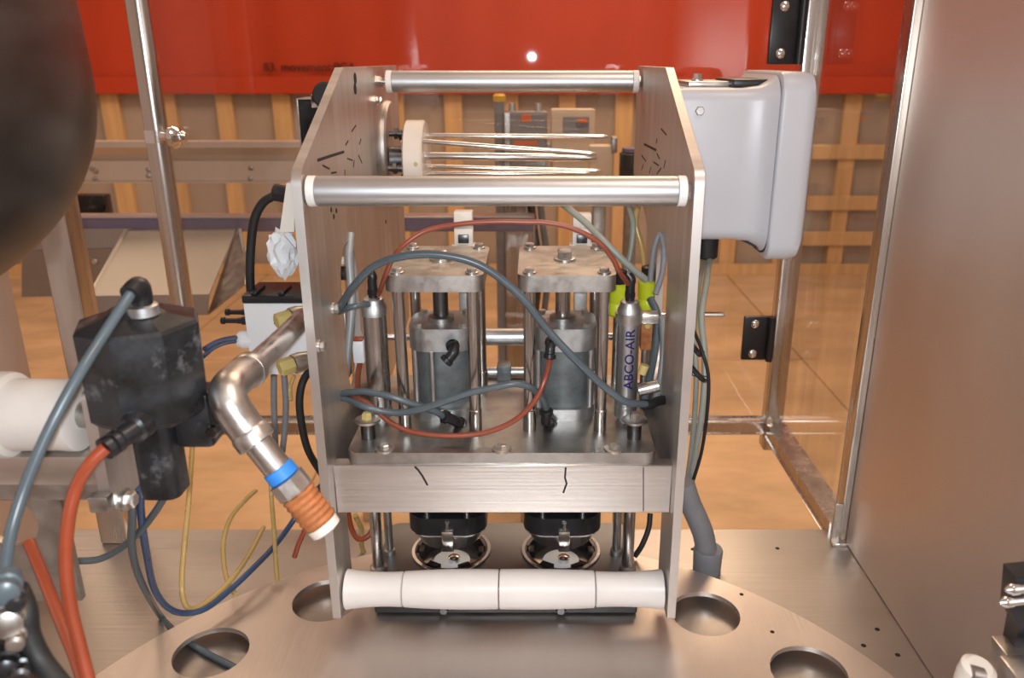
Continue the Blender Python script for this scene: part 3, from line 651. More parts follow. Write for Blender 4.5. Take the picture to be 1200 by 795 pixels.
# side rod poking out
a = W(815, 369, 1.2); b = W(849, 369, 1.2); bm = BM(); lathe(bm, (RX + PT, a.y, a.z), (1, 0, 0), [(0, .0045), (b.x - RX - PT - .004, .0045), (b.x - RX - PT, .002)], 14)
mk('side_rod', bm, 'chrome', None, 'short bright rod sticking out to the right of the right side plate', 'rod')

# =================================================================== INSIDE, BEHIND THE PRESSES
q = W(590, 395, 1.188)
t = thing('rear_air_cylinder', (-.04, 1.188, q.z - .014), 'horizontal silver air cylinder lying between and behind the two presses', 'air cylinder')
bm = BM(); cyl(bm, (-.14, 1.188, q.z), (.05, 1.188, q.z), .0135, n=28); mk('barrel', bm, 'bar_alu', t)
bm = BM(); cyl(bm, (LX, 1.188, q.z), (-.14, 1.188, q.z), .006, n=14); cyl(bm, (.05, 1.188, q.z), (RX, 1.188, q.z), .006, n=14); mk('rod', bm, 'chrome', t)
for a in (-.145, .045):
    bm = BM(); lathe(bm, (a, 1.188, q.z), (1, 0, 0), [(0, .0125), (.001, .0148), (.012, .0148), (.013, .0125)], 28); mk('end_cap', bm, 'cast_alu', t)
q = W(591, 436, 1.19)
t = thing('linkage_block', (q.x, 1.19, PZ), 'small dark clevis block on a steel shaft, low between the presses', 'linkage')
bm = BM(); box(bm, q.x - .011, q.x + .011, 1.178, 1.202, q.z - .014, q.z + .014, .002); mk('block', bm, 'cylinder_skin', t)
bm = BM(); cyl(bm, (-.15, 1.19, q.z), (.06, 1.19, q.z), .008, n=18); mk('shaft', bm, 'bar_alu', t)
for a in (-.15, .06):
    bm = BM(); box(bm, a - .008, a + .008, 1.18, 1.2, PZ, q.z + .01, .002); mk('support', bm, 'dull_steel', t)
# cream brackets behind the presses
for i, (px, yt, yb) in enumerate(((543, 247, 296), (682, 250, 296))):
    q = W(px, yt, 1.213); qb = W(px, yb, 1.213)
    t = thing('nylon_bracket', (q.x, 1.213, -.4895), ('cream block bracket standing behind the left press', 'cream block bracket standing behind the right press')[i], 'bracket', 'cream brackets behind the presses')
    bm = BM(); box(bm, q.x - .014, q.x + .014, 1.201, 1.225, W(px, 268, 1.2).z, q.z, .002); mk('upper_block', bm, 'cream_nylon', t)
    bm = BM(); box(bm, q.x - .014, q.x + .014, 1.203, 1.223, W(px, 288, 1.2).z, W(px, 268, 1.2).z, .001); lb = mk('middle_block', bm, 'cream_nylon', t)
    bm = BM(); zz = W(px, 280, 1.2).z; box(bm, q.x - .008, q.x + .008, 1.199, 1.204, zz - .007, zz + .006, .001); mk('sensor_face', bm, 'dark_steel', lb)
    bm = BM(); box(bm, q.x - .019, q.x + .019, 1.201, 1.225, qb.z - .02, W(px, 288, 1.2).z, .002); mk('foot_block', bm, 'cream_nylon', t)
    bm = BM(); box(bm, q.x - .01, q.x + .01, 1.206, 1.22, -.4895, qb.z - .02, .001); mk('stem', bm, 'dull_steel', t)
# lime connectors and neighbours
for i, (px, py, r) in enumerate(((724, 350, .017), (759, 346, .015))):
    q = W(px, py, 1.17); t = thing('exhaust_silencer', q, ('larger lime green silencer behind the lettered air cylinder', 'smaller lime green silencer by the slot of the right side plate')[i], 'silencer', 'lime silencers')
    bm = BM(); lathe(bm, (q.x, q.y, q.z - .026), (0, 0, 1), [(0, r * .8), (.004, r), (.018, r), (.021, r * .9), (.025, r), (.046, r), (.05, r * .7)], 24); mk('body', bm, 'lime_plastic', t)
    bm = BM(); lathe(bm, (q.x, q.y, q.z + .023), (0, 0, 1), [(0, r * .7), (.02, r * .75), (.022, r * .5)], 8); mk('cap', bm, 'black_plastic', t)
    bm = BM(); cyl(bm, (q.x, q.y, PZ), (q.x, q.y, q.z - .026), .006, n=12); mk('stem', bm, 'dull_steel', t)
hose([(655, 236, 1.2), (668, 246, 1.18), (686, 261, 1.16), (706, 281, 1.14), (728, 303, 1.13), (747, 320, 1.13), (757, 328, 1.14)], .0052, 'grey_green_hose', 'pale grey green hose slanting down behind the right press')
hose([(736, 240, 1.28), (742, 262, 1.26), (740, 290, 1.25), (735, 318, 1.24), (738, 345, 1.23)], .0045, 'grey_green_hose', 'pale hose hanging behind the right press near the plate')
hose([(748, 240, 1.30), (745, 262, 1.29), (752, 290, 1.28), (756, 320, 1.26), (757, 336, 1.22)], .0045, 'clear_yellow_hose', 'yellowish clear hose hanging by the back edge of the right side plate')
hose([(762, 330, 1.1), (765, 300, 1.1), (769, 283, 1.1), (774, 275, 1.1), (778, 290, 1.09), (776, 320, 1.08), (768, 345, 1.07)], .004, 'conduit_grey', 'grey hose looped inside the slot of the right side plate')
hose([(755, 470, 1.02), (762, 440, 1.05), (768, 405, 1.08), (770, 370, 1.1), (762, 350, 1.12)], .0055, 'grey_hose', 'dark grey hose rising behind the flow valve by the right side plate')
hose([(768, 470, 1.03), (774, 445, 1.06), (778, 410, 1.08), (776, 372, 1.08)], .0055, 'blade_grey', 'pale grey hose rising along the right side plate')
q = W(757, 385, 1.09)
t = thing('cable_plug', (q.x, 1.09, q.z - .03), 'tan and steel cable plug between lettered air cylinder and right side plate', 'plug')
bm = BM(); box(bm, q.x - .008, q.x + .008, 1.08, 1.1, q.z - .03, q.z + .02, .002); mk('body', bm, 'rust_thread', t)
bm = BM(); bolt(bm, (q.x, 1.08, q.z + .008), (0, -1, 0), .005, .005); mk('screw', bm, 'yellow_brass', t)
bm = BM(); cyl(bm, (q.x, 1.09, PZ), (q.x, 1.09, q.z - .03), .005, n=12); mk('stem', bm, 'dull_steel', t)
# left interior: blade, plug, thin wire
hose([(411, 274, 1.12), (409, 300, 1.1), (411, 330, 1.09), (412, 362, 1.08), (409, 400, 1.07), (405, 440, 1.06)], .0058, 'blade_grey', 'stiff grey hose standing inside the slot of the left side plate')
hose([(416, 372, 1.1), (411, 400, 1.08), (405, 425, 1.06)], .0012, 'cream_nylon', 'thin cream wire beside the left slot', name='wire', cat='wire')
q = W(421, 412, 1.09)
t = thing('reed_connector', (q.x, 1.09, q.z - .03), 'small white and red wire connector left of the plain air cylinder', 'connector')
bm = BM(); box(bm, q.x - .008, q.x + .008, 1.083, 1.097, q.z - .016, q.z + .017, .002); mk('body', bm, 'valve_white', t)
bm = BM(); box(bm, q.x - .007, q.x + .007, 1.084, 1.096, q.z + .017, q.z + .021, .001); mk('red_cap', bm, 'orange_hose', t)
bm = BM(); tube(bm, [(q.x, 1.09, q.z - .016), (q.x - .004, 1.09, q.z - .035), (q.x - .008, 1.09, q.z - .07), (q.x - .008, 1.09, PZ)], .004, 8); mk('lead', bm, 'red_hose', t)
for i, (px, py, m, lab) in enumerate(((401, 305, 'black_plastic', 'black connector seen through the slot of the left side plate'), (402, 345, 'black_rubber', 'black cable gland seen low through the slot of the left side plate'))):
    q = W(px, py, 1.2); t = thing('cable_connector', q, lab, 'connector', 'connectors behind the left slot')
    bm = BM(); lathe(bm, (LX - PT, 1.12, q.z - .0), (-1, 0, 0), [(0, .010), (.012, .010), (.014, .014), (.03, .014), (.032, .009)], 16); mk('body', bm, m, t)
    bm = BM(); lathe(bm, (LX - PT, 1.12, q.z + .018), (-1, 0, 0), [(0, .006), (.012, .006)], 8); mk('nut', bm, 'cream_nylon', t)
# white spools on stubs below: small parts seen under the beam
for i, (a, m, lab) in enumerate((([(408, 600, 1.12), (412, 620, 1.1), (420, 632, 1.08), (432, 628, 1.08), (440, 612, 1.1)], 'orange_hose', 'orange hose loop under the left end of the beam'), ([(762, 602, 1.1), (760, 620, 1.09), (752, 640, 1.08), (744, 652, 1.08)], 'black_rubber', 'black hose under the right end of the beam'), ([(416, 604, 1.1), (424, 622, 1.12), (424, 640, 1.13), (430, 655, 1.14)], 'clear_yellow_hose', 'yellow hose under the left end of the beam'))):
    hose(a, .0042, m, lab)

# =================================================================== LEFT OF THE FRAME: VALVE, BRACKETS, PIPE
VY = 1.10
a = W(288, 353, VY); b = W(345, 436, VY); x0_, x1_, z1_, z0_ = a.x, LX - PT - .028, a.z, b.z
t = thing('solenoid_valve', (x0_, VY, z0_), 'white solenoid valve with black top, left of the left side plate', 'valve')
bm = BM(); box(bm, x0_, x1_, VY - .012, VY + .06, z0_, z1_, .002); vb = mk('body', bm, 'valve_white', t)
bm = BM(); box(bm, x0_ - .001, x1_ + .001, VY - .014, VY + .062, z1_, z1_ + .012, .003)
for sx in (.012, .05): box(bm, x0_ + sx, x0_ + sx + .008, VY - .012, VY + .03, z1_ + .012, z1_ + .016, .001)
mk('black_cover', bm, 'black_plastic', t)
bm = BM(); box(bm, x1_ - .02, x1_ + .02, VY - .008, VY + .05, z0_ - .022, z0_ + .002, .003); box(bm, x0_ + .002, x0_ + .02, VY - .006, VY + .04, z0_ - .004, z0_ + .006, .002); mk('black_base', bm, 'black_plastic', t)
bm = BM(); box(bm, x1_, LX - PT, VY, VY + .03, z0_ + .02, z1_ - .01, .002); mk('mount', bm, 'galvanized', t)
for (px, py) in ((268, 366), (266, 376)):
    q = W(px, py, VY + (.02 if py < 370 else 0)); bm = BM(); lathe(bm, (x0_, q.y, q.z), (-1, 0, 0), [(0, .006), (.008, .006), (.008, .0045), (.014, .0045), (.016, .0038), (.032, .0036), (.033, .005), (.038, .005), (.039, .003)], 14); mk('black_stem', bm, 'black_plastic', t)
q = W(282, 398, VY); bm = BM(); lathe(bm, (x0_ + .004, VY, q.z), (-1, 0, 0), [(0, .013), (.012, .014), (.02, .012), (.024, .007)], 20); mk('round_plug', bm, 'valve_white', t)
bm = BM(); q = W(323, 379, VY - .012); lathe(bm, (q.x, VY - .0125, q.z), (0, 1, 0), [(0, .0025), (.001, .0025)], 10); mk('vent_hole', bm, 'hole_dark', vb)
for i, (px, py) in enumerate(((339, 374), (342, 428))):
    q = W(px, py, 1.0)
    t = thing('brass_plug', q, ('upper yellowish brass plug above the galvanized pipe', 'lower yellowish brass plug under the galvanized pipe')[i], 'plug', 'brass plugs on the side plate')
    bm = BM(); lathe(bm, q - Vector((.012, .016, -.001)), (.75, .65, .1), [(0, .009), (.002, .0115), (.018, .0115), (.02, .010)], 6 if i else 8); mk('hex_plug', bm, 'yellow_brass', t)
    bm = BM(); lathe(bm, q + Vector((.002, .0, .001)), (.75, .65, .1), [(0, .0135), (.01, .0135), (.02, .011), (.04, .011)], 20); mk('socket', bm, 'galvanized', t)
hose([(240, 409, 1.0), (252, 402, 1.03), (264, 398, 1.06), (276, 396, 1.09)], .0036, 'blue_hose', 'dark blue wire pair end running from the valve plug', name='wire', cat='wire')
hose([(238, 418, .99), (250, 408, 1.02), (264, 402, 1.06), (276, 400, 1.09)], .0032, 'blue_hose', 'lower dark blue wire running from the valve plug', name='wire', cat='wire')
hose([(330, 222, 1.13), (322, 229, 1.12), (308, 238, 1.12), (298, 258, 1.12), (294, 290, 1.12), (293, 320, 1.12), (294, 346, 1.12)], .0062, 'black_rubber', 'thick black cable curving down into the white valve', name='cable', cat='cable')
hose([(321, 440, 1.12), (321, 470, 1.12), (322, 500, 1.12), (323, 528, 1.12)], .0046, 'conduit_grey', 'left grey hose hanging below the white valve')
hose([(333, 440, 1.12), (335, 470, 1.12), (334, 500, 1.12), (331, 530, 1.12)], .0046, 'conduit_grey', 'right grey hose hanging below the white valve')
hose([(372, 425, 1.10), (356, 445, 1.07), (351, 470, 1.06), (354, 500, 1.06), (362, 530, 1.07), (380, 560, 1.1)], .0055, 'black_rubber', 'black hose hanging close behind the left side plate')
hose([(345, 440, 1.08), (340, 455, 1.08), (341, 470, 1.07)], .003, 'clear_yellow_hose', 'short yellow tube below the lower brass plug')
# wedge bracket and wrapped sensor
q = W(338, 245, 1.02)
t = thing('white_wedge_bracket', (q.x, 1.03, q.z - .03), 'white tapered bracket on the outside of the left side plate', 'bracket')
bm = BM(); A = [W(337, 214, 1.0), W(346, 214, 1.0), W(346, 271, 1.0), W(329, 271, 1.0)]
prism(bm, [(p.x, p.z) for p in A], [], lambda a, b, t_: (a, t_, b), .995, 1.06); mk('plate', bm, 'cream_nylon', t)
bm = BM(); q = W(327, 229, 1.04); lathe(bm, q + Vector((.014, 0, 0)), (-1, 0, .2), [(0, .011), (.02, .011), (.022, .008)], 14); mk('cable_socket', bm, 'black_plastic', t)
bm = BM(); q = W(333, 297, 1.03); r_ = bmesh.ops.create_icosphere(bm, subdivisions=3, radius=1)
rnd = random.Random(3)
for v in r_['verts']:
    k = 1 + .16 * math.sin(9 * v.co.x + 3 * v.co.z) * math.cos(8 * v.co.z + 5 * v.co.y) + rnd.uniform(-.10, .10)
    v.co = Vector((q.x - .002 + v.co.x * .019 * k, q.y + v.co.y * .02 * k, q.z + v.co.z * .031 * k))
    v.co.x = min(v.co.x, LX - PT)
mk('wrapped_sensor', bm, 'valve_white', None, 'crumpled shiny white wrapping on the outside of the left side plate', 'wrapping', sharp=20)
# black switch box behind the left plate top
q0 = W(346, 117, 1.34); q1 = W(388, 188, 1.34)
t = thing('switch_box', ((q0.x + q1.x) / 2, 1.36, q1.z), 'dark switch box with a black round knob behind the left side plate', 'switch box')
bm = BM(); box(bm, q0.x + .003, LX - PT, 1.345, 1.40, q1.z - .02, q0.z, .002); mk('body', bm, 'black_grimy', t)
bm = BM(); box(bm, q0.x, q0.x + .003, 1.343, 1.402, q1.z - .02, q0.z + .002, .0008, 1); box(bm, q0.x, q0.x + .03, 1.343, 1.402, q0.z, q0.z + .002, .0005, 1); mk('bright_edge', bm, 'galvanized', t)
bm = BM(); box(bm, q0.x + .026, q0.x + .045, 1.335, 1.345, q0.z - .012, q0.z + .008, .001); mk('clip', bm, 'chrome', t)
bm = BM(); qk = W(381, 112, 1.33); lathe(bm, (qk.x, 1.345, qk.z), (0, -1, 0), [(0, .020), (.012, .021), (.016, .018)], 28); mk('knob', bm, 'black_rubber', t)

# galvanized pipe with elbow
pA = [W(*p) for p in ((354, 374, .965), (330, 398, .87), (306, 421, .78), (290, 436, .725))]
pB = [W(*p) for p in ((290, 436, .725), (276, 446, .69), (267, 458, .665), (270, 474, .655), (281, 492, .652), (292, 507, .65))]
pC = [W(*p) for p in ((292, 507, .65), (310, 530, .647), (334, 560, .645))]
t = thing('galvanized_pipe', pB[2], 'galvanized pipe elbow with blue tape and a rusty threaded end', 'pipe')
bm = BM(); tube(bm, pA, .0122, 22); mk('pipe', bm, 'galvanized', t)
bm = BM(); tube(bm, pB, .0163, 24); mk('elbow', bm, 'galvanized', t)
for p, d in ((pA[-1], pA[-1] - pA[-2]), (pC[0], pC[0] - pC[1])):
    bm = BM(); lathe(bm, p - d.normalized() * .012, d, [(0, .0165), (.001, .0178), (.011, .0178), (.014, .0165)], 24); mk('elbow_collar', bm, 'galvanized', t)
bm = BM(); tube(bm, pC, .0128, 22); mk('nipple', bm, 'galvanized', t)
dC = (pC[-1] - pC[-2]).normalized(); e = pC[-1]
bm = BM(); lathe(bm, e - dC * .012, dC, [(0, .0128), (.001, .0142), (.011, .0145), (.012, .013)], 24); mk('tape_band', bm, 'blue_tape', t, label='bright blue tape band')
bm = BM(); lathe(bm, e, dC, [(0, .0150), (.001, .0168), (.016, .0168), (.018, .0150)], 8); mk('hex_coupling', bm, 'galvanized', t)
prof = [(0, .0145)]
for k in range(6): prof += [(.002 + k * .006, .0165), (.005 + k * .006, .0150)]
bm = BM(); lathe(bm, e + dC * .018, dC, prof, 24); mk('threaded_end', bm, 'rust_thread', t, label='rusty orange threaded end')
bm = BM(); lathe(bm, e + dC * .05, dC, [(0, .0140), (.004, .0150), (.011, .0145), (.013, .011)], 22); mk('white_tip', bm, 'cream_nylon', t)

# =================================================================== BLACK ACTUATOR, NEAR LEFT
AY = .66
ac = W(172, 440, AY); zt = W(160, 398, AY - .05).z; zb = W(160, 512, AY - .05).z; za = W(185, 360, AY).z
t = thing('black_actuator', (ac.x, AY, zb - .05), 'grimy black faceted actuator housing beside the galvanized pipe elbow', 'actuator')
bm = BM(); lathe(bm, (ac.x, AY, zb), (0, 0, 1), [(0, .045), (.006, .0505), (zt - zb - .002, .0515), (zt - zb + .001, .049), (za - zb - .004, .026), (za - zb, .020)], 8, rot=math.radians(0)); hs = mk('housing', bm, 'black_grimy', t, sharp=12)
q = W(190, 545, AY); bm = BM(); prism(bm, rrect(q.x - .0175, q.x + .0175, AY - .018, AY + .018, .009, 5), [], XYZ, W(190, 575, AY).z, zb + .002); mk('lower_barrel', bm, 'black_grimy', t)
q0 = W(205, 455, AY + .01); q1 = W(258, 518, AY + .01); bm = BM(); box(bm, q0.x, q1.x, AY - .005, AY + .03, q1.z, q0.z, .005); fl_ = mk('side_flange', bm, 'black_grimy', t)
q = W(252, 503, AY - .002); bm = BM(); bolt(bm, (q.x, AY - .005, q.z), (0, -1, 0), .006, .006); mk('bolt', bm, 'dark_steel', fl_)
q = W(160, 500, AY - .048); bm = BM(); lathe(bm, q + Vector((0, .012, 0)), (-.25, -1, -.1), [(0, .014), (.014, .014), (.018, .010)], 18); mk('port_ring', bm, 'black_plastic', t)
bm = BM(); a = W(158, 503, AY - .06); b = W(122, 527, AY - .085); d = b - a; L = d.length
lathe(bm, a, d, [(0, .0085), (L * .45, .0085), (L * .5, .0070), (L * .55, .0095), (L * .7, .0095), (L * .74, .0075), (L * .8, .0095), (L, .0095)], 16); mk('ribbed_fitting', bm, 'black_plastic', t)
q = W(166, 358, AY - .01); bm = BM(); lathe(bm, q - Vector((0, 0, .008)), (0, 0, 1), [(0, .013), (.008, .013), (.010, .010)], 20); mk('white_collar', bm, 'cast_alu', t)
bm = BM(); tube(bm, [W(167, 362, AY - .012), W(166, 345, AY - .012), W(162, 336, AY - .018), W(152, 346, AY - .03)], .0085, 14); mk('top_elbow', bm, 'black_plastic', t)
hose([(158, 338, AY - .022), (148, 352, AY - .035), (120, 395, .60), (95, 435, .575), (70, 480, .555), (48, 525, .54), (28, 575, .525), (14, 620, .51), (7, 660, .50), (4, 700, .49)], .0044, 'grey_hose', 'glossy grey blue hose sweeping from the black actuator down the left edge')
hose([(124, 525, .572), (106, 543, .565), (90, 570, .56), (80, 610, .55), (77, 660, .54), (82, 710, .53), (94, 760, .52), (106, 806, .51)], .0052, 'orange_hose', 'orange red hose curving down from the black actuator')
hose([(34, 636, .60), (46, 665, .58), (60, 700, .56), (76, 740, .54), (90, 775, .525), (100, 806, .51)], .0050, 'orange_hose', 'second orange red hose behind, meeting the first one low down')

# neighbouring head on the left: frame, roller
NY = .64
t = thing('neighbour_head_frame', tuple(W(60, 690, .72)), 'dull steel frame of the neighbouring head with a holed lower plate, at the left edge', 'machine frame')
a = W(93, 461, NY); b = W(107, 461, NY); cz0 = W(135, 600, NY).z
bm = BM(); prism(bm, rrect(NY, NY + .055, cz0, a.z, .008), [], YZX, a.x, b.x); mk('side_plate', bm, 'plate_steel', t)
q0 = W(-60, 533, NY + .01); q1 = W(103, 566, NY + .01)
bm = BM(); box(bm, q0.x - .05, a.x, NY + .005, NY + .05, q1.z, q0.z, .002); mk('cross_beam', bm, 'plate_steel_x', t)
q2 = W(103, 588, NY + .01); bm = BM(); box(bm, q0.x - .05, a.x, NY + .012, NY + .045, q2.z, q1.z - .001, .001); mk('lower_beam', bm, 'dull_steel', t)
c0 = W(-40, 585, NY + .04); c1 = W(97, 703, NY + .04); hc = W(14, 612, NY + .04)
bm = BM(); prism(bm, [(c0.x, c1.z), (c1.x, c1.z), (c1.x - .0, c0.z), (c0.x, c0.z)], [circ(hc.x, hc.z, .026, 30)], lambda a, b, t_: (a, t_, b), NY + .038, NY + .046); mk('holed_plate', bm, 'dull_steel', t)
q = W(133, 586, NY + .02); bm = BM(); bolt(bm, (b.x, NY + .02, q.z), (1, 0, 0), .008, .008, .011); mk('bolt', bm, 'galvanized', t)
q = W(112, 585, NY); bm = BM(); obox(bm, (a.x + .004, NY - .006, q.z), (1, 0, 0), (0, 1, 0), (0, 0, 1), .009, .006, .008, .002); mk('clamp_nut', bm, 'dull_steel', t)
rq = W(50, 486, NY + .02); rx1 = W(96, 486, NY + .02).x
t = thing('white_roller', (rx1 - .1, rq.y, rq.z - .035), 'white nylon roller on the neighbouring head at the left edge', 'roller')
bm = BM(); L = .16; lathe(bm, (rx1, rq.y, rq.z), (-1, 0, 0), [(0, .030), (.001, .0325), (.006, .0328), (.02, .0318), (.045, .0322), (.058, .0325), (.060, .0375), (.064, .0385), (.09, .0385), (L, .0385)], 40); mk('barrel', bm, 'darker_nylon', t)
bm = BM(); cyl(bm, (rx1 - .01, rq.y, rq.z), (a.x, rq.y, rq.z), .012, n=16); mk('axle', bm, 'dull_steel', t)

# big polished bowl, upper left
by = .62; e1 = W(108, 105, by); bx = e1.x - .262
t = thing('hopper_bowl', (bx, by, W(0, 300, by).z - .01), 'large dark polished steel hopper bowl filling the upper left corner', 'hopper')
zc_ = e1.z; prof = []
for k in range(22):
    a = math.radians(-90 + 90 * k / 21); prof.append((.19 * math.sin(a), .235 * math.cos(a) + .0005))
prof += [(.03, .2345), (.08, .232), (.14, .228), (.20, .224), (.22, .22)]
mat('bowl_steel', (.15, .135, .125, 1), .42, 1, .16, (6, 6, 14), .08, .08, (8, 8, 120))
bm = BM(); lathe(bm, (bx, by, zc_), (0, 0, 1), prof, 72); mk('bowl', bm, 'bowl_steel', t)
bm = BM(); lathe(bm, (bx, by, zc_ + .218), (0, 0, 1), [(0, .222), (.002, .228), (.010, .228), (.012, .222)], 72); mk('rim', bm, 'bowl_steel', t)

# tangle of fittings in the lower left corner
cl = W(10, 740, .45)
t = thing('valve_cluster', (cl.x, .45, cl.z - .05), 'blurred dark valve cluster with grey metal knobs in the lower left corner', 'valve')
bm = BM(); A = W(-60, 700, .46); B_ = W(22, 800, .46); box(bm, A.x, B_.x, .45, .49, B_.z - .04, A.z, .006); mk('body', bm, 'dark_steel', t)
for (px, py, r, m) in ((6, 692, .009, 'grey_hose'), (18, 704, .006, 'black_plastic'), (8, 728, .010, 'dull_steel'), (18, 750, .006, 'dull_steel'), (6, 782, .009, 'black_plastic'), (24, 788, .007, 'dark_steel')):
    q = W(px, py, .44); bm = BM(); lathe(bm, q + Vector((-.005, .012, 0)), (.5, -1, .1), [(0, r), (.010, r), (.011, r * .7), (.014, r * .7), (.0145, r * .95), (.022, r * .95), (.024, r * .6)], 14); mk('knob', bm, m, t)
hose([(20, 690, .47), (30, 715, .46), (34, 745, .455), (48, 775, .45), (72, 806, .44)], .0075, 'black_rubber', 'black hose at the lower left corner leaving the valve cluster')

# blue and yellow hoses by the table
hose([(150, 572, .72), (155, 600, .74), (154, 635, .77), (160, 668, .81), (173, 698, .86), G(188, 722, -.7515), G(206, 741, -.7515), G(236, 762, -.7515), G(276, 783, -.7515)], .0042, 'grey_hose', 'grey blue hose dropping into the lower left turntable hole')
hose([(164, 572, .73), (166, 610, .76), (172, 650, .80), (180, 688, .85), (195, 711, .88), (215, 719, .90), (240, 714, .92), (268, 693, .96), (295, 668, 1.0), (322, 640, 1.06), (342, 613, 1.10), (362, 585, 1.12), (385, 560, 1.14)], .0042, 'blue_hose', 'dark blue hose looping low over the table towards the frame')
hose([(198, 574, .73), (182, 600, .75), (163, 624, .77), (140, 644, .79), (115, 656, .80), (88, 658, .80)], .0040, 'grey_hose', 'grey blue hose crossing behind the dark blue loop to the left')
hose([(228, 480, 1.08), (225, 530, 1.06), (221, 590, 1.0), (216, 640, .96), (213, 685, .92), (217, 709, .91), (228, 714, .92), (250, 700, .95), (275, 675, .99), (295, 645, 1.05), (309, 618, 1.1)], .0036, 'clear_yellow_hose', 'clear yellow tube making the longest loop left of the galvanized pipe')
hose([(300, 575, 1.12), (286, 588, 1.09), (270, 608, 1.06), (262, 635, 1.03), (263, 665, 1.0), (268, 685, .98), (276, 697, .965)], .0034, 'clear_yellow_hose', 'clear yellow tube curving down to its cut end on the table')
hose([(317, 545, 1.12), (318, 580, 1.10), (321, 620, 1.07), (323, 655, 1.04), (325, 681, 1.01)], .0034, 'clear_yellow_hose', 'straight clear yellow tube hanging by the galvanized pipe')
hose([(378, 572, .985), (368, 596, .98), (357, 622, .98), (350, 638, .975), (345, 653, .975)], .0036, 'orange_hose', 'short cut end of an orange tube left of the frame')

# =================================================================== LOWER RIGHT CORNER DEVICE
dY = .62
t = thing('sensor_bracket', tuple(W(1195, 790, dY)), 'black bracket with two pointed screws at the lower right corner', 'bracket')
A = [W(p[0], p[1], dY) for p in ((1190, 676), (1230, 672), (1230, 775), (1187, 772), (1194, 735), (1186, 720))]
bm = BM(); prism(bm, [(p.x, p.z) for p in A], [], lambda a, b, t_: (a, t_, b), dY, dY + .02); mk('plate', bm, 'black_plastic', t)
for (px, py) in ((1178, 692), (1171, 707)):
    q = W(px, py, dY - .005); bm = BM(); lathe(bm, q, (1, .15, 0), [(0, .0015), (.004, .0042), (.006, .0055), (.012, .0055), (.013, .0045), (.04, .0045)], 14); mk('screw', bm, 'chrome', t)
A = W(1180, 780, dY - .03); bm = BM(); box(bm, A.x, A.x + .07, dY - .05, dY - .015, A.z - .03, A.z, .003); box(bm, A.x + .012, A.x + .07, dY - .02, dY + .018, A.z - .03, A.z - .006, .002); mk('foot_bar', bm, 'plate_steel_x', t)
q = W(1158, 788, dY - .05); bm = BM(); lathe(bm, q + Vector((-.008, .01, -.022)), (.15, -.2, 1), [(0, .013), (.012, .015), (.022, .015), (.026, .010), (.026, .006)], 20); mk('white_plug', bm, 'cream_nylon', t)
bm = BM(); cyl(bm, W(1136, 790, dY - .05), W(1150, 793, dY - .05), .008, n=12); mk('pin', bm, 'dull_steel', t)

# =================================================================== BACKGROUND BEHIND THE PANE
# guard rail of the conveyor
cY = 2.6
t = thing('conveyor_side_rail', (-1.0, cY, -.37), 'long folded steel conveyor side rail with bolts, behind the round left post', 'conveyor rail')
za, zm, zb_ = -.2388, -.2992, -.3658
prof = [(cY - .03, za), (cY + .02, za), (cY + .02, za - .004), (cY - .026, za - .004), (cY - .026, za - .014), (cY, zm + .004), (cY - .02, zm), (cY - .02, zb_ + .008), (cY - .034, zb_ + .004), (cY - .034, zb_), (cY - .016, zb_), (cY - .016, zm - .003), (cY + .004, zm + .002), (cY - .022, za - .018), (cY - .03, za - .018)]
bm = BM(); prism(bm, [(y, z) for y, z in prof], [], YZX, -2.3, -.33); mk('rail', bm, 'rail_steel', t)
for (px, py) in ((108, 198), (112, 201), (97, 219), (113, 219), (174, 199), (174, 206), (294, 197), (294, 215)):
    q = W(px, py, cY - .02); bm = BM(); lathe(bm, (q.x, cY - .02, max(zb_ + .012, q.z)), (0, -1, 0), [(0, .008), (.004, .008), (.006, .005)], 10); mk('bolt', bm, 'dull_steel', t)
for x in (-1.9, -.6):
    bm = BM(); box(bm, x - .03, x + .03, cY + .02, cY + .08, FL, za, .003, 1); mk('leg', bm, 'tube_steel', t)
t = thing('blue_beam', (-.8, cY, -.52), 'dark blue painted beam running under the conveyor rail', 'beam')
bm = BM(); box(bm, -2.3, .0, cY - .05, cY + .01, -.5166, -.4749, .003, 1); mk('beam', bm, 'blue_beam_paint', t)
bm = BM(); box(bm, -2.3, .0, cY - .051, cY + .011, -.4745, -.468, .001, 1); mk('bright_lip', bm, 'bar_alu', t)
for x in (-2.0, -.02):
    bm = BM(); box(bm, x - .025, x + .025, cY + .012, cY + .06, FL, -.475, .003, 1); mk('leg', bm, 'tube_steel', t)
q = W(108, 243, 2.9); bm = BM(); box(bm, q.x - .075, q.x + .075, 2.85, 2.9, q.z - .045, q.z + .05, .004); cyl(bm, (q.x, 2.875, FL), (q.x, 2.875, q.z - .04), .02)  # shadow gap between rail and beam, put in as a black box
mk('shadow_gap', bm, 'black_grimy', None, 'dark shadow gap behind the conveyor rail, put in as a box on a post', 'box')
